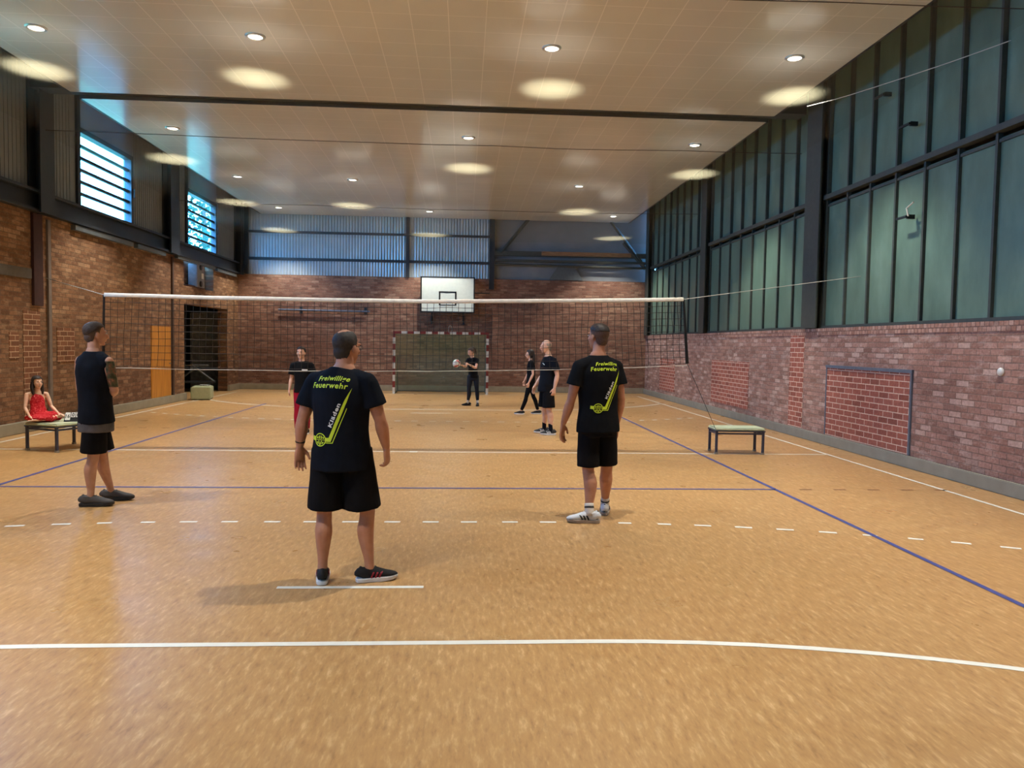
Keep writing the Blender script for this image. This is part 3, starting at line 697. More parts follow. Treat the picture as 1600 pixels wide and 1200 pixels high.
# ------------------------------------------------------------------ people
def rz(a): return Matrix.Rotation(a, 4, 'Z')
def facing(a): return V((-math.sin(a), math.cos(a), 0))      # a = 0 looks to +Y, counter-clockwise positive
def hand(bm, w, d, n, s, k=1.0, curl=.35, spread=.09):
    """wrist w, direction d, palm normal n (towards which fingers curl), thumb side s"""
    w, d, n, s = V(w), V(d).normalized(), V(n), V(s)
    n = (n-d*n.dot(d)).normalized(); s0 = d.cross(n); s = s0 if s0.dot(s) > 0 else -s0
    tube(bm, [(w-d*.03*k, .023*k, .021*k, n), (w, .025*k, .020*k, n), (w+d*.035*k, .034*k, .018*k, n), (w+d*.085*k, .040*k, .014*k, n), (w+d*.095*k, .036*k, .010*k, n)], seg=14)
    for off, L in ((.031, .068), (.0105, .076), (-.0105, .071), (-.030, .056)):
        p = w+(d*.086+s*off)*k; ang = curl*.5; fd = (d+s*off*spread/.03).normalized(); pts = [(p-fd*.012*k, .0098*k)]
        for q, (fr, r) in enumerate(((.45, .0092), (.30, .0085), (.25, .0072))):
            dirn = fd*math.cos(ang)+n*math.sin(ang); pts.append((p, .0096*k*(1-.06*q))); p = p+dirn*L*fr*k; ang += curl*(1.1 if q == 0 else .8)
        pts.append((p, .0066*k)); tube(bm, pts, ref=n, seg=8, sub=2); ell(bm, p, .0068*k, u=8, v=6)
    p = w+(d*.02+s*.024)*k; td = (d*.72+s*.62+n*.3).normalized()
    p2 = p+td*.042*k; td2 = (d*.92+s*.25+n*.3).normalized(); p3 = p2+td2*.034*k
    tube(bm, [(p-td*.01*k, .015*k), (p+td*.01*k, .015*k), (p2, .0115*k), (p3, .0085*k)], ref=n, seg=8, sub=2); ell(bm, p3, .0086*k, u=8, v=6)
def head_parts(bm, M, k=1.0, fem=False):
    S = M @ Matrix.Scale(k, 4)
    ell(bm, (0, -.017, .032), (.075, .094, .086), S, 24, 16); ell(bm, (0, .028, -.022), (.061, .060, .080), S, 20, 14)
    j = .85 if fem else 1
    ell(bm, (0, .030, -.070), (.050*j, .050, .040), S); ell(bm, (0, .064, -.097), (.020*j, .019, .017), S)
    ell(bm, (0, -.04, -.03), (.058, .06, .06), S)
    for s_ in (-1, 1):
        ell(bm, (s_*.034, .062, -.026), (.022, .020, .022), S); ell(bm, (s_*.077, -.006, -.012), (.009, .019, .031), S); ell(bm, (s_*.072, .004, -.012), (.010, .012, .02), S)
        ell(bm, (s_*.030, .080, .024), (.022, .010, .009), S)
    b2 = B(); tube(b2, [((0, .080, .018), .008), ((0, .098, -.010), .010), ((0, .108, -.030), .0135), ((0, .096, -.042), .011)], ref=(0, 1, 0), seg=10)
    bmesh.ops.transform(b2, matrix=S, verts=b2.verts); me = bpy.data.meshes.new('n'); b2.to_mesh(me); b2.free(); bm.from_mesh(me); bpy.data.meshes.remove(me)
    ell(bm, (0, .084, -.058), (.022, .012, .006), S); ell(bm, (0, .083, -.068), (.019, .011, .007), S)
HEADT = {'sub': 5}
def hair_cap(M, k, thr, off=.006, low=None, top=None, nz=.004, sub=None):
    sub = sub or HEADT['sub']
    """shell grown off the head surface; thr: (front-ness, lowest local z) pairs"""
    bm = B(); bmesh.ops.create_icosphere(bm, subdivisions=sub, radius=1)
    S = M @ Matrix.Scale(k, 4); Si = S.inverted(); ctr = V((0, -.012, .0)); c0 = S @ ctr
    def lim(y):
        for (a, za), (b, zb) in zip(thr, thr[1:]):
            if y <= b: return za+(zb-za)*(y-a)/(b-a)
        return thr[-1][1]
    kill = []
    for v in bm.verts:
        d = v.co.normalized(); wd = (S.to_3x3() @ d).normalized()
        hit = HEADT['t'].ray_cast(c0, wd)
        q = Si @ hit[0] if hit[0] else d*.09+ctr
        e_ = q-ctr
        if e_.length > .112: q = ctr+e_.normalized()*.112
        if q.z < -.10: q = V((q.x, q.y, -.10))
        v.co = q+d*(off+nz*noise.noise(d*13)+nz*.6*noise.noise(d*31))
    for f in bm.faces:
        c = f.calc_center_median(); h = math.hypot(c.x, c.y+.012); y = (c.y+.012)/h if h > .01 else 0
        if c.z > .085: continue_ok = True
        if c.z+.003*noise.noise(c*90) < lim(y) or (top and top(c)): kill.append(f)
    bmesh.ops.delete(bm, geom=kill, context='FACES')
    bmesh.ops.smooth_vert(bm, verts=bm.verts, factor=.5, use_axis_x=True, use_axis_y=True, use_axis_z=True)
    bmesh.ops.recalc_face_normals(bm, faces=bm.faces)
    bmesh.ops.solidify(bm, geom=list(bm.faces), thickness=max(.004, off*.8))
    bmesh.ops.transform(bm, matrix=S, verts=bm.verts); return bm
THR_M = [(-1, -.083), (-.55, -.075), (-.28, -.045), (-.12, .012), (.2, .018), (.3, .0), (.42, .03), (.6, .062), (1, .072)]
def shoe(parent, ank, ay, upm, solem, L=1.0, tip=0, stripe=None, heeltab=None, laces=True):
    """ank: ankle point on the ground (x, y, 0)"""
    M = Matrix.Translation(V((ank[0], ank[1], ank[2] if len(ank) > 2 else 0))) @ rz(ay) @ Matrix.Rotation(tip, 4, 'X') @ Matrix.Scale(L, 4)
    bm = B()
    tube(bm, [((0, y, .016+h/2), w_, h/2+.003) for y, w_, h in ((-.078, .018, .05), (-.068, .032, .085), (-.03, .038, .088), (.02, .039, .088), (.07, .043, .074), (.12, .047, .056), (.165, .043, .044), (.192, .026, .032), (.2, .01, .02))], ref=(0, 0, 1), seg=16, sub=3)
    tube(bm, [((0, -.022, .05), .040, .048), ((0, -.018, .098), .037, .045)], ref=(0, 1, 0), sub=1, seg=16)
    box(bm, -.012, .012, -.07, -.055, .06, .115)
    bmesh.ops.transform(bm, matrix=M, verts=bm.verts)
    sh = obj('shoe', remesh(bm, .005, 4), upm, parent, True)
    bm = B(); out = []
    for y, w_ in ((-.098, .016), (-.088, .034), (-.05, .043), (.02, .044), (.07, .049), (.12, .053), (.165, .049), (.19, .037), (.208, .016)): out.append((y, w_))
    ring = [(w_, y) for y, w_ in out]+[(-w_, y) for y, w_ in reversed(out)]
    top_ = [bm.verts.new((x, y, .032+.006*(y > .15))) for x, y in ring]; bot = [bm.verts.new((x*.94, y*.98, .002+.012*max(0, (y-.13)/.07))) for x, y in ring]
    bm.faces.new(top_); bm.faces.new(list(reversed(bot)))
    for q in range(len(ring)): bm.faces.new((top_[q], top_[(q+1) % len(ring)], bot[(q+1) % len(ring)], bot[q]))
    bevel(bm, .004, 2); bmesh.ops.transform(bm, matrix=M, verts=bm.verts); obj('sole', bm, solem, sh)
    if stripe:
        for s_ in (-1, 1):
            bm = B()
            for q in range(3):
                y = .01+q*.028; tube(bm, [((s_*(.0435+.0015*q), y-.004, .034), .0016, .008, (0, 1, 0)), ((s_*(.0415+.0015*q), y+.010, .062), .0016, .008, (0, 1, 0)), ((s_*(.030+.001*q), y+.022, .084-.005*q), .0016, .006, (0, 1, 0))], seg=6, sub=1)
            bmesh.ops.transform(bm, matrix=M, verts=bm.verts); obj('stripes', bm, stripe, sh)
    if heeltab:
        bm = B(); box(bm, -.007, .007, -.079, -.066, .035, .11); bmesh.ops.transform(bm, matrix=M, verts=bm.verts); obj('heel_tab', bm, heeltab, sh)
    if laces:
        bm = B()
        for q in range(4): y = .045+q*.022; cord(bm, (-.022, y, .102-.012*q), (.022, y+.008, .102-.012*q), .003)
        bmesh.ops.transform(bm, matrix=M, verts=bm.verts); obj('laces', bm, BLACK if laces is True else laces, sh)
    return sh
def project(bm, shirt, O, U, out, dz=.0025, maxe=.012):
    bmesh.ops.triangulate(bm, faces=bm.faces)
    for _ in range(5):
        e = [x for x in bm.edges if x.calc_length() > maxe]
        if not e: break
        bmesh.ops.subdivide_edges(bm, edges=e, cuts=1); bmesh.ops.triangulate(bm, faces=bm.faces)
    me = shirt.data; tree_ = BVHTree.FromPolygons([v.co for v in me.vertices], [p.vertices[:] for p in me.polygons])
    for v in bm.verts:
        p = O+U*v.co.x+V((0, 0, v.co.y)); hit = tree_.ray_cast(p+out*.6, -out)
        v.co = (hit[0] if hit[0] else p)+out*dz
def loft_shirt(g, sleeves, hem, extra=0, vneck=False, vox=.008, amp=.005, seed=0, sleeve_r=(.072, .082), sleevefr=.62):
    """g: body geometry dict"""
    bm = B(); k = g['k']; gg = g['girth']
    T = [(hem, .185, .140), (.90, .182, .137), (1.0, .170, .128), (1.10, .166, .125), (1.2, .172, .128), (1.30, .180, .130), (1.38, .178, .122), (1.44, .150, .100), (1.475, .105, .082), (1.495, .080, .070)]
    T = [t for t in T if t[0] >= hem]
    rings = []
    for z, rx, ry in T:
        c, yw = g['axis'](z); rings.append((c, rx*gg[0](z)+extra, ry*gg[1](z)+extra, facing(yw)))
    tube(bm, rings, seg=28, sub=3)
    for s_ in ('L', 'R'):
        sh, el = g['sh'+s_], g['el'+s_]
        if sleeves == 'wide':
            nk = g['axis'](1.46)[0]; d = el-sh; e = nk.lerp(sh, .86); tube(bm, [(nk, .056*k, .066*k), (nk.lerp(sh, .5)+V((0, 0, .004)), .056*k, .066*k), (e-V((0, 0, .004)), .055*k, .064*k), (e+d*.12, .060*k, .066*k), (e+d*.22, .045*k, .062*k)], ref=(0, 1, 0), seg=16, sub=2); continue
        nk = g['axis'](1.46)[0]
        tube(bm, [(nk, .056*k, .066*k), (nk.lerp(sh, .5)+V((0, 0, .004)), .058*k, .066*k), (sh+V((0, 0, -.006)), .060*k, .066*k)], ref=(0, 1, 0), seg=16)
        ell(bm, sh-V((0, 0, .006)), .064*k)
        if sleeves == 'short':
            d = el-sh; tube(bm, [(sh+d*.02, sleeve_r[0]*k*.90), (sh+d*.25, sleeve_r[0]*k), (sh+d*sleevefr, sleeve_r[1]*k)], ref=(0, 1, 0), seg=18, sub=3)
        elif sleeves == 'wide':
            d = el-sh; tube(bm, [(sh+d*.0, .062*k), (sh+d*.10, .070*k)], ref=(0, 1, 0), seg=18, sub=1)
    me = remesh(bm, vox, 5); wrinkle(me, amp, (6, 6, 5), seed); return me
def person(name, label, root, h, pose, look, group=None):
    """pose: joint offsets from root in world axes for a figure of height h; look: materials and clothes"""
    k = h/1.8
    R = {}
    P_ = {kk: V(v) for kk, v in pose.items() if hasattr(v, '__len__') and not hasattr(v[0], '__len__')}
    py, ty = math.radians(pose.get('pyaw', 0)), math.radians(pose.get('tyaw', 0)); hy, hp = math.radians(pose.get('hyaw', 0)), math.radians(pose.get('hpitch', 0))
    pel, chest, neck, head = P_['pel'], P_['chest'], P_['neck'], P_['head']
    G = look.get('girth', 1.0); Gd = look.get('depth', G); hk = look.get('headk', 1.03)*(.4+.6*k if h > 1.5 else 1)
    zs = [(.80, pel+(pel-chest).normalized()*.13*k, py), (.93, pel, py), (1.36, chest, ty), (1.50, neck, ty), (1.56, neck+(head-neck)*.35, ty)]
    def axis(z):
        if z <= zs[0][0]:
            return zs[0][1]+V((0, 0, (z-.80)*k)), py
        for (a, ca, ya), (b, cb, yb) in zip(zs, zs[1:]):
            if z <= b: t = (z-a)/(b-a); return ca.lerp(cb, t), ya+(yb-ya)*t
        return zs[-1][1], ty
    gx = look.get('gx', lambda z: 1.0); gy = look.get('gy', lambda z: 1.0)
    g = dict(k=k, axis=axis, girth=(lambda z: k*G*gx(z), lambda z: k*Gd*gy(z)))
    for s_ in 'LR':
        for j in ('sh', 'el', 'wr', 'hip', 'kn', 'an'): g[j+s_] = P_[j+s_]
    bm = B()
    rings = []
    for z, rx, ry in ((.84, .12, .09), (.90, .160, .115), (.98, .158, .110), (1.08, .145, .100), (1.18, .147, .105), (1.28, .158, .110), (1.36, .162, .108), (1.42, .140, .092), (1.47, .09, .07), (1.52, .06, .06)):
        c, yw = axis(z); rings.append((c, rx*k*G*gx(z), ry*k*Gd*gy(z), facing(yw)))
    tube(bm, rings, seg=22)
    am = look.get('arm', 1.0)*k; lm = look.get('leg', 1.0)*k
    HM = Matrix.Translation(head) @ rz(hy) @ Matrix.Rotation(hp, 4, 'X')
    tube(bm, [(neck-V((0, 0, .05*k)), .062*k), (neck, .059*k*look.get('neck', 1)), (neck.lerp(head, .45)+facing(hy)*-.01, .053*k*look.get('neck', 1)), (HM @ V((0, -.025, -.03)), .05*k)], seg=16)
    for s_ in 'LR':
        sh, el, wr_ = g['sh'+s_], g['el'+s_], g['wr'+s_]; nk = axis(1.47)[0]
        tube(bm, [(nk, .043*k), (nk.lerp(sh, .5)-V((0, 0, .004)), .045*k), (sh-V((0, 0, .01)), .046*k)], seg=12)
        ell(bm, sh-V((0, 0, .008)), .05*am)
        d = el-sh; tube(bm, [(sh+d*.02, .050*am), (sh+d*.35, .052*am), (sh+d*.75, .044*am), (el, .038*am)], seg=14); ell(bm, el, .039*am)
        d = wr_-el; tube(bm, [(el, .038*am), (el+d*.25, .044*am), (el+d*.6, .037*am), (wr_, .025*am, .022*am)], seg=14)
        hd = pose['hand'+s_]; hand(bm, wr_, V(hd[0]), V(hd[1]), V(hd[2]), k*look.get('handk', 1.08), hd[3] if len(hd) > 3 else .35)
        hip, kn, an = g['hip'+s_], g['kn'+s_], g['an'+s_]
        tube(bm, [(hip+(hip-kn)*.08, .085*lm), (hip.lerp(kn, .3), .082*lm), (hip.lerp(kn, .75), .062*lm), (kn, .053*lm)], seg=16); ell(bm, kn, .053*lm)
        d = an-kn; fa = math.radians(pose.get('fyaw'+s_, 0)); bk = -facing(fa)
        tube(bm, [(kn, .052*lm), (kn+d*.15+bk*.006, .052*lm), (kn+d*.32+bk*.018*k, .058*lm), (kn+d*.55+bk*.012*k, .048*lm), (kn+d*.82, .034*lm), (an, .034*lm)], ref=-bk, seg=16)
        if look.get('barefoot'):
            toe = V(pose['toe'+s_]); tube(bm, [(an-(toe-an)*.3, .025*lm), (an, .036*lm), (an.lerp(toe, .5), .035*lm, .022*lm), (toe, .03*lm, .012*lm)], ref=(0, 0, 1), seg=12)
        else:
            ell(bm, an+V((0, 0, -.03*k))+facing(fa)*.02, (.024*k, .036*k, .02*k))
    head_parts(bm, HM, hk, look.get('fem', False))
    bm_me = remesh(bm, look.get('vox', .006), 3, .5)
    body = obj(name, bm_me, [look['skin']]+([look['tattoo'][0]] if 'tattoo' in look else []), None, True, root)
    if 'tattoo' in look:
        for p in bm_me.polygons:
            if look['tattoo'][1](p.center): p.material_index = 1
    tagp(body, label, 'person', group)
    # eyes, brows, mouth
    S = HM @ Matrix.Scale(hk, 4)
    for s_ in (-1, 1):
        bm = B(); ell(bm, (s_*.031, .0835, .004), (.0135, .008, .0075), S, 12, 8); e = obj('eye', bm, plain('eye_white', (214, 206, 198), .3), body, True)
        bm = B(); ell(bm, (s_*.031, .090, .004), (.0058, .0035, .0062), S, 10, 8); obj('iris', bm, plain('iris_dark', (36, 24, 18), .3), e, True)
        if look.get('brow', True):
            bm = B(); tube(bm, [((s_*.014, .0925, .020), .0028, .0035), ((s_*.032, .0900, .026), .003, .004), ((s_*.048, .076, .021), .002, .003)], seg=6); bmesh.ops.transform(bm, matrix=S, verts=bm.verts); obj('eyebrow', bm, look['hair'], body, True)
    bm = B(); ell(bm, (0, .0925, -.0615), (.021, .005, .0045 if not look.get('smile') else .007), S, 12, 8); m_ = obj('mouth', bm, plain('lip', (150, 84, 74) if not look.get('lipstick') else (176, 70, 66), .5), body, True)
    if look.get('smile'):
        bm = B(); ell(bm, (0, .0955, -.0615), (.016, .004, .0035), S, 12, 8); obj('teeth', bm, plain('teeth', (224, 218, 208), .4), m_, True)
    HEADT['sub'] = look.get('hsub', 5); HEADT['t'] = BVHTree.FromPolygons([v.co for v in bm_me.vertices], [q_.vertices[:] for q_ in bm_me.polygons])
    for nm, hb in look.get('hairfn', lambda M, kk: [])(HM, hk): obj(nm, hb, look.get(nm+'_m', look['hair']), body, True)
    # shirt
    out = {}
    if 'shirt' in look:
        q = look['shirt']; sm = loft_shirt(g, q.get('sleeves', 'short'), q['hem'], q.get('extra', 0), vox=look.get('cvox', .008), amp=q.get('amp', .005), seed=root[0], sleevefr=q.get('sfr', .6), sleeve_r=q.get('sr', (.070, .080)))
        out['shirt'] = obj(q.get('name', 't_shirt'), sm, q['mat'], body, True)
    if 'shorts' in look:
        q = look['shorts']; bm = B(); rings = []
        for z, rx, ry in ((.80, .150, .120), (.86, .172, .130), (.93, .176, .132), (1.0, .168, .125), (1.03, .162, .12)):
            if z > q.get('top', 1.03): continue
            c, yw = axis(z); rings.append((c, rx*k*G*gx(.95), ry*k*Gd*gy(.95), facing(yw)))
        tube(bm, rings, seg=26)
        for s_ in 'LR':
            hip, kn, an = g['hip'+s_], g['kn'+s_], g['an'+s_]
            if q['type'] == 'short':
                e = hip.lerp(kn, q['fr']); e = V((e.x+q.get('off'+s_, 0), e.y, e.z)); r0, r1 = q.get('r', (.098, .115))
                tube(bm, [(hip+(hip-kn)*.1, r0*k), (hip.lerp(e, .5), (r0+r1)/2*k), (e-V((0, 0, 0)), r1*k)], ref=facing(py), seg=22, sub=3)
            else:
                r = q.get('r', (.095, .066, .05)); e = an.lerp(kn, q.get('up', .1)); fa = math.radians(pose.get('fyaw'+s_, 0)); bk = -facing(fa)
                tube(bm, [(hip+(hip-kn)*.1, r[0]*k), (hip.lerp(kn, .4), (r[0]*.9)*k), (kn, r[1]*k), (kn.lerp(an, .33)+bk*.016*k, (r[1]+.002)*k), (e, r[2]*k)], ref=facing(py), seg=20, sub=3)
        me = remesh(bm, look.get('cvox', .008), 4); wrinkle(me, q.get('amp', .004), (9, 9, 4), root[1])
        out['shorts'] = obj(q.get('name', 'shorts'), me, q['mat'], body, True)
    for s_ in 'LR':
        if 'shoe' in look:
            a = g['an'+s_]; q = look['shoe']; fa = math.radians(pose.get('fyaw'+s_, 0))
            shoe(body, (a.x, a.y, pose.get('lift'+s_, 0)), fa, q[0], q[1], q[2]*k, math.radians(pose.get('ftip'+s_, 0)), look.get('stripe'), look.get('heeltab'), look.get('laces', True))
        if 'sock' in look:
            a = g['an'+s_]; kn = g['kn'+s_]; t = (kn-a).normalized(); q = look['sock']; bm = B(); r_ = .0375*lm
            tube(bm, [(a-t*.02, r_*1.1), (a+t*q[1]*.5, r_*1.06), (a+t*q[1], r_*1.04)], seg=16, sub=2); sk = obj('sock', bm, q[0], body, True)
            if len(q) > 2:
                bm = B()
                for zz in q[3]: tube(bm, [(a+t*zz, r_*1.10), (a+t*(zz+.016), r_*1.10)], seg=16, sub=1)
                obj('sock_stripe', bm, q[2], sk, True)
    return body, g, out, HM
def mk(nm, fn): return fn

TEE = fabric('black_navy_jersey', (17, 21, 30)); TEE2 = fabric('black_jersey', (16, 17, 20)); SHO = fabric('black_shorts_cloth', (18, 17, 19))
SK_A = skin('skin_tan', (196, 142, 114)); SK_B = skin('skin_warm', (190, 136, 108)); SK_P = skin('skin_pale', (226, 180, 156)); SK_G = skin('skin_child', (236, 194, 166))
HG = plain('grey_brown_hair', (46, 40, 37), .7, var=.3, nscale=60); HD = plain('dark_brown_hair', (40, 28, 22), .6, var=.3, nscale=60); HFADE = plain('faded_short_hair', (92, 68, 56), .8, var=.25, nscale=80)
HLG = plain('thin_grey_hair', (168, 150, 136), .7, var=.15, nscale=60)
LIME = plain('lime_print', (206, 228, 50), .6, var=.03); WPR = plain('white_print', (226, 228, 230), .6, var=.03)

def back_print(shirt, g, ty, sc=1.0, du=.055, dz=0):
    out = -facing(ty); U = V((math.cos(ty), math.sin(ty), 0)); c = g['axis'](1.25)[0]; O = V((c.x, c.y, 0))
    def place(txt, x0, x1, zb, cap, mat, nm, shear=.25, arch=0, rot=None, bold=.002):
        bm = textmesh(txt, .1, shear, bold, 1.12); a, b, c0, d0 = bounds(bm)
        bc = textmesh('F', .1, 0, bold); ca = bounds(bc)[3]; bc.free()
        sx_, sy_ = (x1-x0)/(b-a), cap/ca
        for v in bm.verts:
            x, y = (v.co.x-a)*sx_, v.co.y*sy_
            if rot: ang, ox, oz = rot; x, y = ox+x*math.cos(ang)-y*math.sin(ang), oz+x*math.sin(ang)+y*math.cos(ang)
            else:
                t = x/(x1-x0); y += zb+arch*4*t*(1-t); x += x0
            v.co = V(((x+du)*sc, (y-1.25)*sc+1.25+dz, 0))
        project(bm, shirt, O, U, out); obj(nm, bm, mat, shirt)
    place('Freiwillige', -.158, .072, 1.412, .031, LIME, 'back_lettering', .25, .008)
    place('Feuerwehr', -.205, .066, 1.362, .037, LIME, 'back_lettering', .12, .008)
    # word running up beside the stripe
    def q(px, py): return ((px/9.23+480-537)*.00453, 1.48-((py/9.23+570)-580)*.00448)
    a = q(440, 880); b = q(580, 545); L = math.hypot(b[0]-a[0], b[1]-a[1]); place('Kl\u00e4den', 0, L, 0, .026, WPR, 'town_lettering', 0, 0, bold=.003, rot=(math.atan2(b[1]-a[1], b[0]-a[0]), a[0], a[1]))
    bm = B()
    def poly(pts):
        vs_ = [bm.verts.new((*q(*p_), 0)) for p_ in pts]; bm.faces.new(vs_)
    poly([(715, 320), (630, 490), (520, 750), (400, 1025), (415, 1060), (435, 1075), (560, 765), (660, 510)]); poly([(400, 1025), (352, 1025), (352, 1080), (435, 1080)])
    poly([(655, 600), (662, 606), (462, 1102), (450, 1096)]); poly([(450, 1090), (462, 1102), (352, 1102), (352, 1092)]); poly([(122, 1008), (188, 1016), (188, 1080), (116, 1070)])
    for v in bm.verts: v.co.x = (v.co.x+du)*sc; v.co.y = (v.co.y-1.25)*sc+1.25+dz
    project(bm, shirt, O, U, out); obj('back_stripe', bm, LIME, shirt)
    bm = B(); cc = q(266, 1058); r0, r1 = .046, .039
    N = 36
    o_ = [bm.verts.new((cc[0]+r0*math.cos(2*PI*i/N), cc[1]+r0*math.sin(2*PI*i/N), 0)) for i in range(N)]; i_ = [bm.verts.new((cc[0]+r1*math.cos(2*PI*i/N), cc[1]+r1*math.sin(2*PI*i/N), 0)) for i in range(N)]
    for i in range(N): bm.faces.new((o_[i], o_[(i+1) % N], i_[(i+1) % N], i_[i]))
    def tri(*pp): bm.faces.new([bm.verts.new((cc[0]+a_, cc[1]+b_, 0)) for a_, b_ in pp])
    tri((-.04, -.002), (.04, -.002), (.04, .002), (-.04, .002)); tri((-.016, -.006), (-.008, -.006), (.002, -.036), (-.003, -.038)); tri((.016, -.006), (.008, -.006), (-.003, -.036), (.002, -.038))
    tri((-.014, .008), (-.004, .006), (-.002, .03), (-.012, .026)); tri((.004, .006), (.014, .008), (.012, .028), (.003, .03)); tri((-.03, .006), (-.018, .012), (-.02, .024), (-.031, .016)); tri((.018, .012), (.03, .006), (.031, .016), (.02, .024))
    tri((-.03, -.012), (-.018, -.014), (-.012, -.03), (-.024, -.026)); tri((.018, -.014), (.03, -.012), (.024, -.024), (.012, -.03))
    for v in bm.verts: v.co.x = (v.co.x+du)*sc; v.co.y = (v.co.y-1.25)*sc+1.25+dz
    project(bm, shirt, O, U, out, .003); obj('round_emblem', bm, LIME, shirt)

# --- A: man in the middle foreground
def hairA(M, k):
    return [('hair', hair_cap(M, k, THR_M[:-2]+[(.55, .06), (.75, .2)], .005, top=lambda c: (c.x**2/.042**2+(c.y+.01)**2/.07**2) < 1 and c.z > .05)), ('thin_crown_hair', hair_cap(M, k, [(-1, .05), (.6, .06), (1, .09)], .002, nz=.001))]
fA = dict(pel=(-.02, 0, .93), chest=(-.02, -.01, 1.34), neck=(.0, .0, 1.51), head=(.012, .03, 1.650), pyaw=-5, tyaw=-13, hyaw=-38, hpitch=-3,
    shL=(-.212, .05, 1.415), elL=(-.298, .04, 1.13), wrL=(-.318, .05, .945), handL=((-.02, .04, -1), (.6, -.8, .1), (.8, .6, 0), .25),
    shR=(.165, -.055, 1.42), elR=(.255, -.05, 1.145), wrR=(.290, .02, .945), handR=((.06, .15, -1), (-.8, .3, 0), (-.3, .9, 0), .75),
    hipL=(-.115, 0, .90), knL=(-.138, .01, .49), anL=(-.145, -.02, .085), hipR=(.09, 0, .90), knR=(.160, .02, .49), anR=(.180, -.01, .085), fyawL=8, fyawR=-72)
tatt = None
A, gA, oA, HA = person('person', 'balding man seen from behind in the middle foreground, black shirt with lime lettering', (-.07, -6.5, 0), 1.78, fA,
    dict(skin=SK_A, hair=HG, thin_crown_hair_m=plain('crown_hair', (104, 88, 80), .55, var=.25, nscale=60), hairfn=hairA, girth=1.08, depth=1.2, arm=1.08, leg=1.05, vox=.0054, neck=1.12, hair_m=HG,
         gx=lambda z: 1.05+.02*(z < 1.2), gy=lambda z: 1.0,
         shirt=dict(hem=.80, mat=TEE, extra=.004, sfr=.64, sr=(.074, .084), amp=.006), shorts=dict(type='short', fr=.93, mat=SHO, top=1.0, r=(.114, .130), offL=.008, offR=-.028),
         shoe=(plain('black_knit_shoe', (20, 18, 20), .8), plain('white_sole', (222, 224, 228), .5), 1.0), stripe=plain('red_stripe', (130, 24, 40), .6)))
back_print(oA['shirt'], gA, math.radians(-13), 1.0, .03, .005)
bm = B(); a_, b_ = gA['wrL'], gA['elL']; t_ = (b_-a_).normalized(); tube(bm, [(a_+t_*.03, .034, .031), (a_+t_*.055, .035, .032)], seg=18, sub=1); obj('wristband', bm, BLACK, A, True)
bm = B(); 
for s_ in (-1, 1):
    tube(bm, [((s_*.032+.022*math.cos(t), .100, .004+.016*math.sin(t)), .0018) for t in [2*PI*i/16 for i in range(17)]], seg=5, sub=1); tube(bm, [((s_*.054, .098, .010), .0018), ((s_*.079, .05, .010), .0018), ((s_*.082, -.01, .006), .0018)], seg=5, sub=1)
tube(bm, [((-.011, .102, .008), .0018), ((.011, .102, .008), .0018)], seg=5, sub=1)
bmesh.ops.transform(bm, matrix=HA @ Matrix.Scale(.99, 4), verts=bm.verts); obj('glasses', bm, BLACK, A, True)

# --- B: man on the right
def hairB(M, k): return [('hair', hair_cap(M, k, [(-1, .045), (0, .05), (.5, .055), (1, .072)], .0085, nz=.006)), ('faded_hair', hair_cap(M, k, THR_M, .0045, nz=.0015))]
fB = dict(pel=(0, 0, .955), chest=(-.01, -.01, 1.42), neck=(-.012, -.01, 1.605), head=(-.015, .02, 1.778), pyaw=8, tyaw=8, hyaw=38, hpitch=2,
    shL=(-.205, -.07, 1.49), elL=(-.275, -.06, 1.16), wrL=(-.335, .03, .925), handL=((-.06, .1, -1), (.7, -.5, .2), (.5, .85, 0), .3),
    shR=(.18, .07, 1.49), elR=(.235, .08, 1.17), wrR=(.205, .12, .92), handR=((.02, .08, -1), (-.9, -.1, 0), (0, .9, 0), .4),
    hipL=(-.09, 0, .92), knL=(-.088, 0, .50), anL=(-.085, -.12, .085), hipR=(.09, .05, .92), knR=(.112, .1, .51), anR=(.135, .27, .085), fyawL=82, fyawR=-12)
Bp, gB, oB, HB = person('person', 'man seen from behind in lime-lettered black shirt and white shoes with black stripes', (2.057, -4.6, 0), 1.90, fB,
    dict(skin=SK_B, hair=HD, faded_hair_m=HFADE, hairfn=hairB, girth=1.09, depth=1.0, arm=1.0, leg=1.06, vox=.0056,
         shirt=dict(hem=.84, mat=TEE2, extra=.002, sfr=.55, amp=.006), shorts=dict(type='short', fr=.95, mat=SHO, r=(.097, .102)),
         sock=(plain('white_sock', (206, 200, 192), .9), .10, BLACK, (.055,)), shoe=(plain('white_leather', (214, 218, 222), .5), plain('grey_sole', (170, 160, 150), .6), 1.0), stripe=BLACK, heeltab=plain('navy_tab', (48, 54, 78), .6), laces=WHITE))
back_print(oB['shirt'], gB, math.radians(8), 1.0, .092, .085)

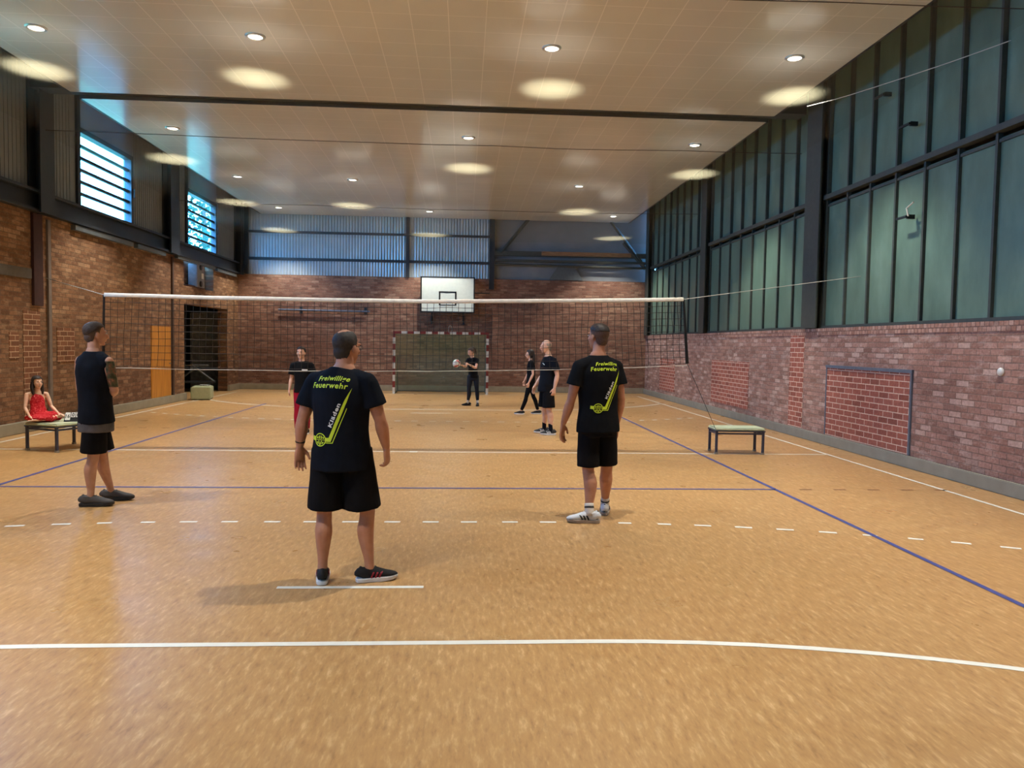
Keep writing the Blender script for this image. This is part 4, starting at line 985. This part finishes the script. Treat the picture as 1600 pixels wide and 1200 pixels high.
# --- C: man on the left
def hairC(M, k): return [('hair', hair_cap(M, k, [(-1, -.015), (-.2, .02), (.2, .03), (.5, .055), (1, .072)], .0065, nz=.006)), ('faded_hair', hair_cap(M, k, THR_M, .0045, nz=.0015))]
TAT = NT('tattooed_skin'); p = TAT.bsdf(.55, 0, .3); co = TAT.coord()
TAT.l(TAT.ramp(TAT.noise(co, 22, 3), [(.36, lin((52, 60, 46))), (.5, lin((84, 88, 66))), (.62, lin((120, 84, 66))), (.75, lin((190, 140, 116)))]), p.inputs['Base Color']); TATM = TAT.m
SKC = skin('skin_left_man', (202, 156, 132))
fC = dict(pel=(.01, 0, .95), chest=(0, -.01, 1.385), neck=(.0, -.005, 1.555), head=(.005, .03, 1.728), pyaw=-45, tyaw=-28, hyaw=-50, hpitch=0,
    shL=(-.172, .09, 1.46), elL=(-.215, .16, 1.17), wrL=(-.17, .34, 1.04), handL=((.6, .8, .1), (0, 0, -1), (.7, -.7, 0), .4),
    shR=(.178, -.095, 1.46), elR=(.215, -.05, 1.17), wrR=(.085, .17, 1.10), handR=((-.6, .75, .1), (0, 0, -1), (-.9, -.3, 0), .4),
    hipL=(-.03, .07, .92), knL=(.015, .11, .51), anL=(.045, .24, .085), hipR=(.03, -.06, .92), knR=(.0, -.04, .51), anR=(-.03, -.05, .085), fyawL=-80, fyawR=-82)
Cp, gC, oC, HC = person('person', 'man with tattooed arm in black sleeveless shirt and grey-banded shorts at the left', (-2.931, -3.98, 0), 1.85, fC,
    dict(skin=SKC, hair=plain('salt_brown_hair', (64, 52, 45), .7, var=.3, nscale=60), faded_hair_m=plain('salt_fade', (92, 75, 65), .8, var=.2, nscale=80), hairfn=hairC, girth=1.03, depth=1.1, arm=1.02, leg=1.0, vox=.0056,
         tattoo=(TATM, lambda c: 1.2 < c.z < 1.46 and c.x > .17), gx=lambda z: 1.0,
         shirt=dict(hem=.82, mat=TEE, extra=.006, sleeves='wide', name='sleeveless_shirt', amp=.007), shorts=dict(type='short', fr=.92, mat=SHO, r=(.106, .118)),
         shoe=(plain('charcoal_knit', (78, 74, 72), .8), plain('dark_sole', (44, 42, 42), .7), 1.05)))
# grey band of the shorts, a ring just under the shirt
bm = B(); rings = []
for z in (.735, .76, .80, .83):
    c, yw = gC['axis'](z); rings.append((V((.010, 0, c.z)), .180, .162, facing(math.radians(-40))))
tube(bm, rings, seg=30, sub=2); me = remesh(bm, .009, 3); wrinkle(me, .003)
obj('grey_band', me, fabric('grey_jersey', (92, 90, 92)), oC['shorts'], True)

# --- D: bald man beyond the net
def hairD(M, k): return [('hair', hair_cap(M, k, THR_M[:5]+[(.3, .3), (1, .3)], .003, nz=.001, top=lambda c: c.z > .055))]
fD = dict(pel=(.01, 0, .93), chest=(.04, 0, 1.34), neck=(.03, 0, 1.475), head=(-.02, -.005, 1.655), pyaw=95, tyaw=108, hyaw=98, hpitch=-4,
    shL=(.12, -.17, 1.40), elL=(.185, -.19, 1.12), wrL=(.13, -.22, .88), handL=((-.12, 0, -1), (-.3, .9, 0), (-.9, -.3, 0), .7),
    shR=(.0, .18, 1.40), elR=(-.05, .24, 1.10), wrR=(-.19, .22, .90), handR=((-.3, 0, -1), (.6, -.6, 0), (-.8, 0, .3), .4),
    hipL=(.03, -.09, .90), knL=(.045, -.12, .49), anL=(.09, -.13, .085), hipR=(.0, .09, .90), knR=(-.02, .10, .49), anR=(.0, .2, .085), fyawL=88, fyawR=92)
D, gD, oD, HD_ = person('person', 'bald man in black shirt and shorts beyond the net, facing left, black and white shoes', (2.314, 2.5, 0), 1.78, fD,
    dict(skin=SK_P, hair=HLG, hairfn=hairD, girth=1.0, depth=1.15, arm=1.0, vox=.007, cvox=.011, hsub=4, brow=True,
         shirt=dict(hem=.80, mat=TEE, extra=.004, sfr=.66), shorts=dict(type='short', fr=.95, mat=SHO, r=(.105, .122)),
         sock=(fabric('black_sock', (18, 20, 30)), .13), shoe=(plain('black_white_shoe', (40, 40, 44), .7), plain('white_sole', (222, 224, 228), .5), 1.0), stripe=plain('white_stripes', (220, 220, 220), .5), laces=WHITE))
def chest_mark(o, g, ty, pts, u, z, nm='chest_mark'):
    bm = B(); bm.faces.new([bm.verts.new((u+a, z+b, 0)) for a, b in pts]); out = facing(ty); U = V((-math.cos(ty), -math.sin(ty), 0)); c = g['axis'](1.25)[0]
    project(bm, o, V((c.x, c.y, 0)), U, out, .004); obj(nm, bm, WPR, o)
chest_mark(oD['shirt'], gD, math.radians(125), [(-.035, .012), (-.01, .02), (.012, .008), (.04, -.016), (.03, -.02), (.0, -.006), (-.02, .004)], .03, 1.33)

# --- E: woman with long dark hair walking left
def hairE(M, k):
    c = hair_cap(M, k, [(-1, -.099), (-.2, -.099), (.1, -.05), (.3, -.02), (.5, .05), (1, .068)], .014)
    b = B(); tube(b, [((0, -.07, .05), .06, .04), ((0, -.105, -.05), .068, .035), ((0, -.115, -.17), .07, .03), ((0, -.11, -.28), .05, .022), ((0, -.10, -.34), .02, .012)], ref=(0, 1, 0), seg=14)
    bmesh.ops.transform(b, matrix=M @ Matrix.Scale(k, 4), verts=b.verts); return [('hair', c), ('hair_length', b)]
fE = dict(pel=(.01, 0, .80), chest=(.01, 0, 1.17), neck=(-.005, 0, 1.30), head=(-.03, 0, 1.455), pyaw=90, tyaw=85, hyaw=78, hpitch=-2,
    shL=(.02, -.14, 1.235), elL=(.04, -.19, .98), wrL=(-.06, -.21, .77), handL=((-.2, 0, -1), (-.2, .9, 0), (-.9, 0, 0), .5),
    shR=(.0, .14, 1.235), elR=(-.04, .18, .99), wrR=(-.13, .17, .80), handR=((-.2, 0, -1), (.2, -.9, 0), (-.9, 0, 0), .5),
    hipL=(.0, -.075, .77), knL=(-.10, -.07, .44), anL=(-.22, -.05, .085), hipR=(.02, .075, .77), knR=(.08, .08, .44), anR=(.20, .08, .085), fyawL=80, fyawR=88)
person('person', 'woman with long dark hair in black clothes striding left beyond the bald man', (2.374, 6.6, 0), 1.60, fE,
    dict(skin=SK_P, hair=HD, hairfn=hairE, girth=.84, depth=.9, arm=.82, leg=.92, fem=True, vox=.0078, cvox=.011, hsub=4, handk=.95,
         shirt=dict(hem=.84, mat=TEE2, extra=.0, sfr=.6, sr=(.060, .068)), shorts=dict(type='long', mat=TEE2, name='leggings', r=(.088, .056, .042), up=.06, amp=.002),
         shoe=(plain('black_canvas', (22, 20, 22), .8), plain('white_sole', (222, 224, 228), .5), .95), laces=WHITE))

# --- F: woman holding the ball
def hairF(M, k):
    c = hair_cap(M, k, THR_M, .010)
    b = B(); ell(b, (0, -.11, .09), (.035, .035, .035)); tube(b, [((0, -.12, .08), .025), ((.02, -.16, .02), .026), ((.03, -.165, -.08), .018), ((.03, -.15, -.13), .006)]); bmesh.ops.transform(b, matrix=M @ Matrix.Scale(k, 4), verts=b.verts)
    return [('hair', c), ('ponytail', b)]
fF = dict(pel=(.01, 0, .82), chest=(.0, .0, 1.19), neck=(-.02, -.02, 1.32), head=(-.055, -.035, 1.465), pyaw=160, tyaw=150, hyaw=120, hpitch=-22,
    shR=(-.13, .02, 1.25), elR=(-.20, -.12, 1.06), wrR=(-.27, -.27, 1.10), handR=((-.6, -.5, .4), (-.3, .1, 1), (.3, -.9, 0), .35),
    shL=(.12, -.07, 1.25), elL=(.08, -.20, 1.03), wrL=(-.13, -.32, 1.14), handL=((-.9, -.1, .45), (0, .2, -1), (0, -.8, .5), .2),
    hipL=(.085, 0, .79), knL=(.115, -.03, .45), anL=(.145, -.02, .085), hipR=(-.07, 0, .79), knR=(-.10, -.03, .45), anR=(-.12, .05, .085), fyawL=175, fyawR=100)
fF['handR'] = ((-.75, -.35, .1), (-.1, .0, 1), (-.3, -.9, .1), .3)
F_, gF, oF, HF = person('person', 'woman in black with ponytail holding a volleyball in front of the green goal net', (1.006, 8.95, 0), 1.60, fF,
    dict(skin=SK_P, hair=plain('brown_hair', (70, 52, 42), .6, var=.3, nscale=60), hairfn=hairF, girth=.86, depth=.9, arm=.84, leg=.98, fem=True, vox=.0078, cvox=.011, hsub=4, handk=.95,
         shirt=dict(hem=.86, mat=TEE2, extra=.0, sfr=.5, sr=(.062, .068)), shorts=dict(type='long', mat=fabric('charcoal_leggings', (34, 37, 46)), name='leggings', r=(.094, .062, .044), up=.18, amp=.003),
         sock=(plain('white_sock', (206, 200, 192), .9), .08), shoe=(plain('black_canvas', (22, 20, 22), .8), plain('black_sole', (26, 22, 24), .7), .95), laces=False))
bm = B(); bm2 = bmesh.ops.create_uvsphere(bm, u_segments=36, v_segments=24, radius=.105)
for f in bm.faces:
    c = f.calc_center_median().normalized(); c = Matrix.Rotation(.9, 3, 'Y') @ (Matrix.Rotation(.9, 3, 'X') @ c)
    a = math.atan2(c.y, c.x); f.material_index = 1 if c.z > .62 else (2 if c.z < .1 and math.sin(a*3+c.z*2) > .45 else 0)
tagp(obj('volleyball', bm, [plain('ball_white', (226, 224, 214), .45), plain('ball_green', (96, 196, 160), .45), plain('ball_red', (170, 44, 46), .45)], smooth=True, loc=(1.006-.44, 8.95-.385, 1.155)),
     'white, green and red volleyball held by the woman before the goal', 'ball')

# --- G: player in red trousers
def hairG(M, k): return [('hair', hair_cap(M, k, THR_M, .010))]
fG = dict(pel=(0, 0, .82), chest=(0, 0, 1.19), neck=(-.01, 0, 1.325), head=(-.018, -.01, 1.475), pyaw=180, tyaw=175, hyaw=172, hpitch=0,
    shR=(-.165, .01, 1.25), elR=(-.20, .02, 1.0), wrR=(-.225, -.02, .80), handR=((-.02, -.05, -1), (.9, 0, 0), (0, -.9, 0), .5),
    shL=(.165, .0, 1.25), elL=(.21, .02, 1.0), wrL=(.21, -.02, .80), handL=((.02, -.05, -1), (-.9, 0, 0), (0, -.9, 0), .5),
    hipL=(.075, 0, .79), knL=(.08, -.01, .44), anL=(.085, 0, .085), hipR=(-.075, 0, .79), knR=(-.08, -.01, .44), anR=(-.085, 0, .085), fyawL=170, fyawR=190)
G_, gG, oG, HG_ = person('person', 'smiling player in black shirt and dark red trousers facing the camera beyond the net', (-2.154, 2.2, 0), 1.60, fG,
    dict(skin=SK_P, hair=HD, hairfn=hairG, girth=.90, depth=.9, arm=.86, leg=.95, vox=.007, cvox=.011, hsub=4, smile=True, handk=.95,
         shirt=dict(hem=.86, mat=TEE2, extra=.004, sfr=.68, sr=(.068, .080)), shorts=dict(type='long', mat=fabric('dark_red_jersey', (150, 24, 48)), name='trousers', r=(.092, .07, .06), up=.05),
         shoe=(plain('black_canvas', (22, 20, 22), .8), plain('white_sole', (222, 224, 228), .5), .95)))
chest_mark(oG['shirt'], gG, math.radians(175), [(-.045, -.012), (.045, -.012), (.045, .008), (-.045, .012)], .07, 1.17)

# --- H: girl on the left bench
def hairH(M, k):
    c = hair_cap(M, k, [(-1, -.099), (-.2, -.099), (.15, -.07), (.35, .0), (.55, .05), (1, .066)], .013); b = B()
    for s_ in (-1, 1): tube(b, [((s_*.07, -.02, .02), .022, .04), ((s_*.084, -.02, -.07), .024, .04), ((s_*.08, .0, -.16), .022, .034), ((s_*.07, .01, -.21), .012, .018)], seg=10)
    tube(b, [((0, -.08, .0), .07, .035), ((0, -.095, -.10), .07, .03), ((0, -.085, -.19), .05, .02)], seg=12)
    bmesh.ops.transform(b, matrix=M @ Matrix.Scale(k, 4), verts=b.verts); return [('hair', c), ('hair_length', b)]
ZS = .42
fH = dict(pel=(0, 0, ZS+.11), chest=(-.02, .0, ZS+.36), neck=(-.015, .0, ZS+.455), head=(.0, -.02, ZS+.585), pyaw=-110, tyaw=-135, hyaw=-128, hpitch=2,
    shR=(-.125, -.075, ZS+.415), elR=(-.125, -.13, ZS+.21), wrR=(-.02, -.20, ZS+.085), handR=((.75, -.2, -.35), (0, .0, -1), (.5, .8, 0), .3),
    shL=(.075, .085, ZS+.415), elL=(.14, .09, ZS+.22), wrL=(.29, .0, ZS+.12), handL=((.9, -.15, -.25), (0, 0, -1), (-.1, -.9, 0), .3),
    hipR=(.02, -.06, ZS+.075), knR=(.27, -.12, ZS+.07), anR=(.10, -.24, ZS+.04), toeR=(-.02, -.25, ZS+.03),
    hipL=(.04, .06, ZS+.075), knL=(.30, .02, ZS+.08), anL=(.16, -.16, ZS+.05), toeL=(.06, -.19, ZS+.06))
REDD = NT('red_dress_cloth'); p = REDD.bsdf(.85, 0, .2); REDD.l(REDD.ramp(REDD.noise(REDD.coord(), 45, 3), [(.45, lin((186, 30, 40))), (.62, lin((214, 60, 66))), (.75, lin((232, 150, 140)))]), p.inputs['Base Color'])
Hh, gH, oH, HH = person('person', 'smiling girl with long dark hair in a red dress sitting on the left bench', (-5.62, .05, 0), 1.22, fH,
    dict(skin=SK_G, hair=HD, hairfn=hairH, girth=.95, depth=.95, arm=.85, leg=.82, headk=.86, fem=True, barefoot=True, vox=.005, smile=True, lipstick=True, handk=1.0, cvox=.008))
bm = B(); rings = []
for z, rx, ry in ((.80, .20, .17), (.93, .165, .14), (1.1, .135, .105), (1.28, .130, .100), (1.40, .115, .085), (1.44, .09, .07)):
    c, yw = gH['axis'](z); rings.append((c, rx*.78, ry*.85, facing(yw)))
tube(bm, rings, seg=22)
for s_ in (-1, 1):
    sh = gH['shL' if s_ > 0 else 'shR']; nk = gH['axis'](1.38)[0]; tube(bm, [(nk.lerp(sh, .35)-V((0, 0, .02)), .03), (nk.lerp(sh, .6)+V((0, 0, .014)), .024)], seg=8)
for s_ in 'LR': tube(bm, [(gH['hip'+s_], .075), (gH['hip'+s_].lerp(gH['kn'+s_], .6), .072), (gH['kn'+s_]+V((.0, 0, 0)), .060)], seg=14)
ell(bm, (.12, -.09, ZS+.065), (.19, .17, .055)); ell(bm, (-.02, -.02, ZS+.06), (.16, .16, .055))
me = remesh(bm, .007, 4)
N_ = [v.normal.copy() for v in me.vertices]
for v, nv in zip(me.vertices, N_):
    n_ = noise.noise(v.co*11)+.5*noise.noise(v.co*25); v.co += nv*.006*n_
    v.co.z = max(v.co.z, ZS+.004)
for v in Hh.data.vertices: v.co.z = max(v.co.z, ZS+.002)
obj('dress', me, REDD.m, Hh, True)
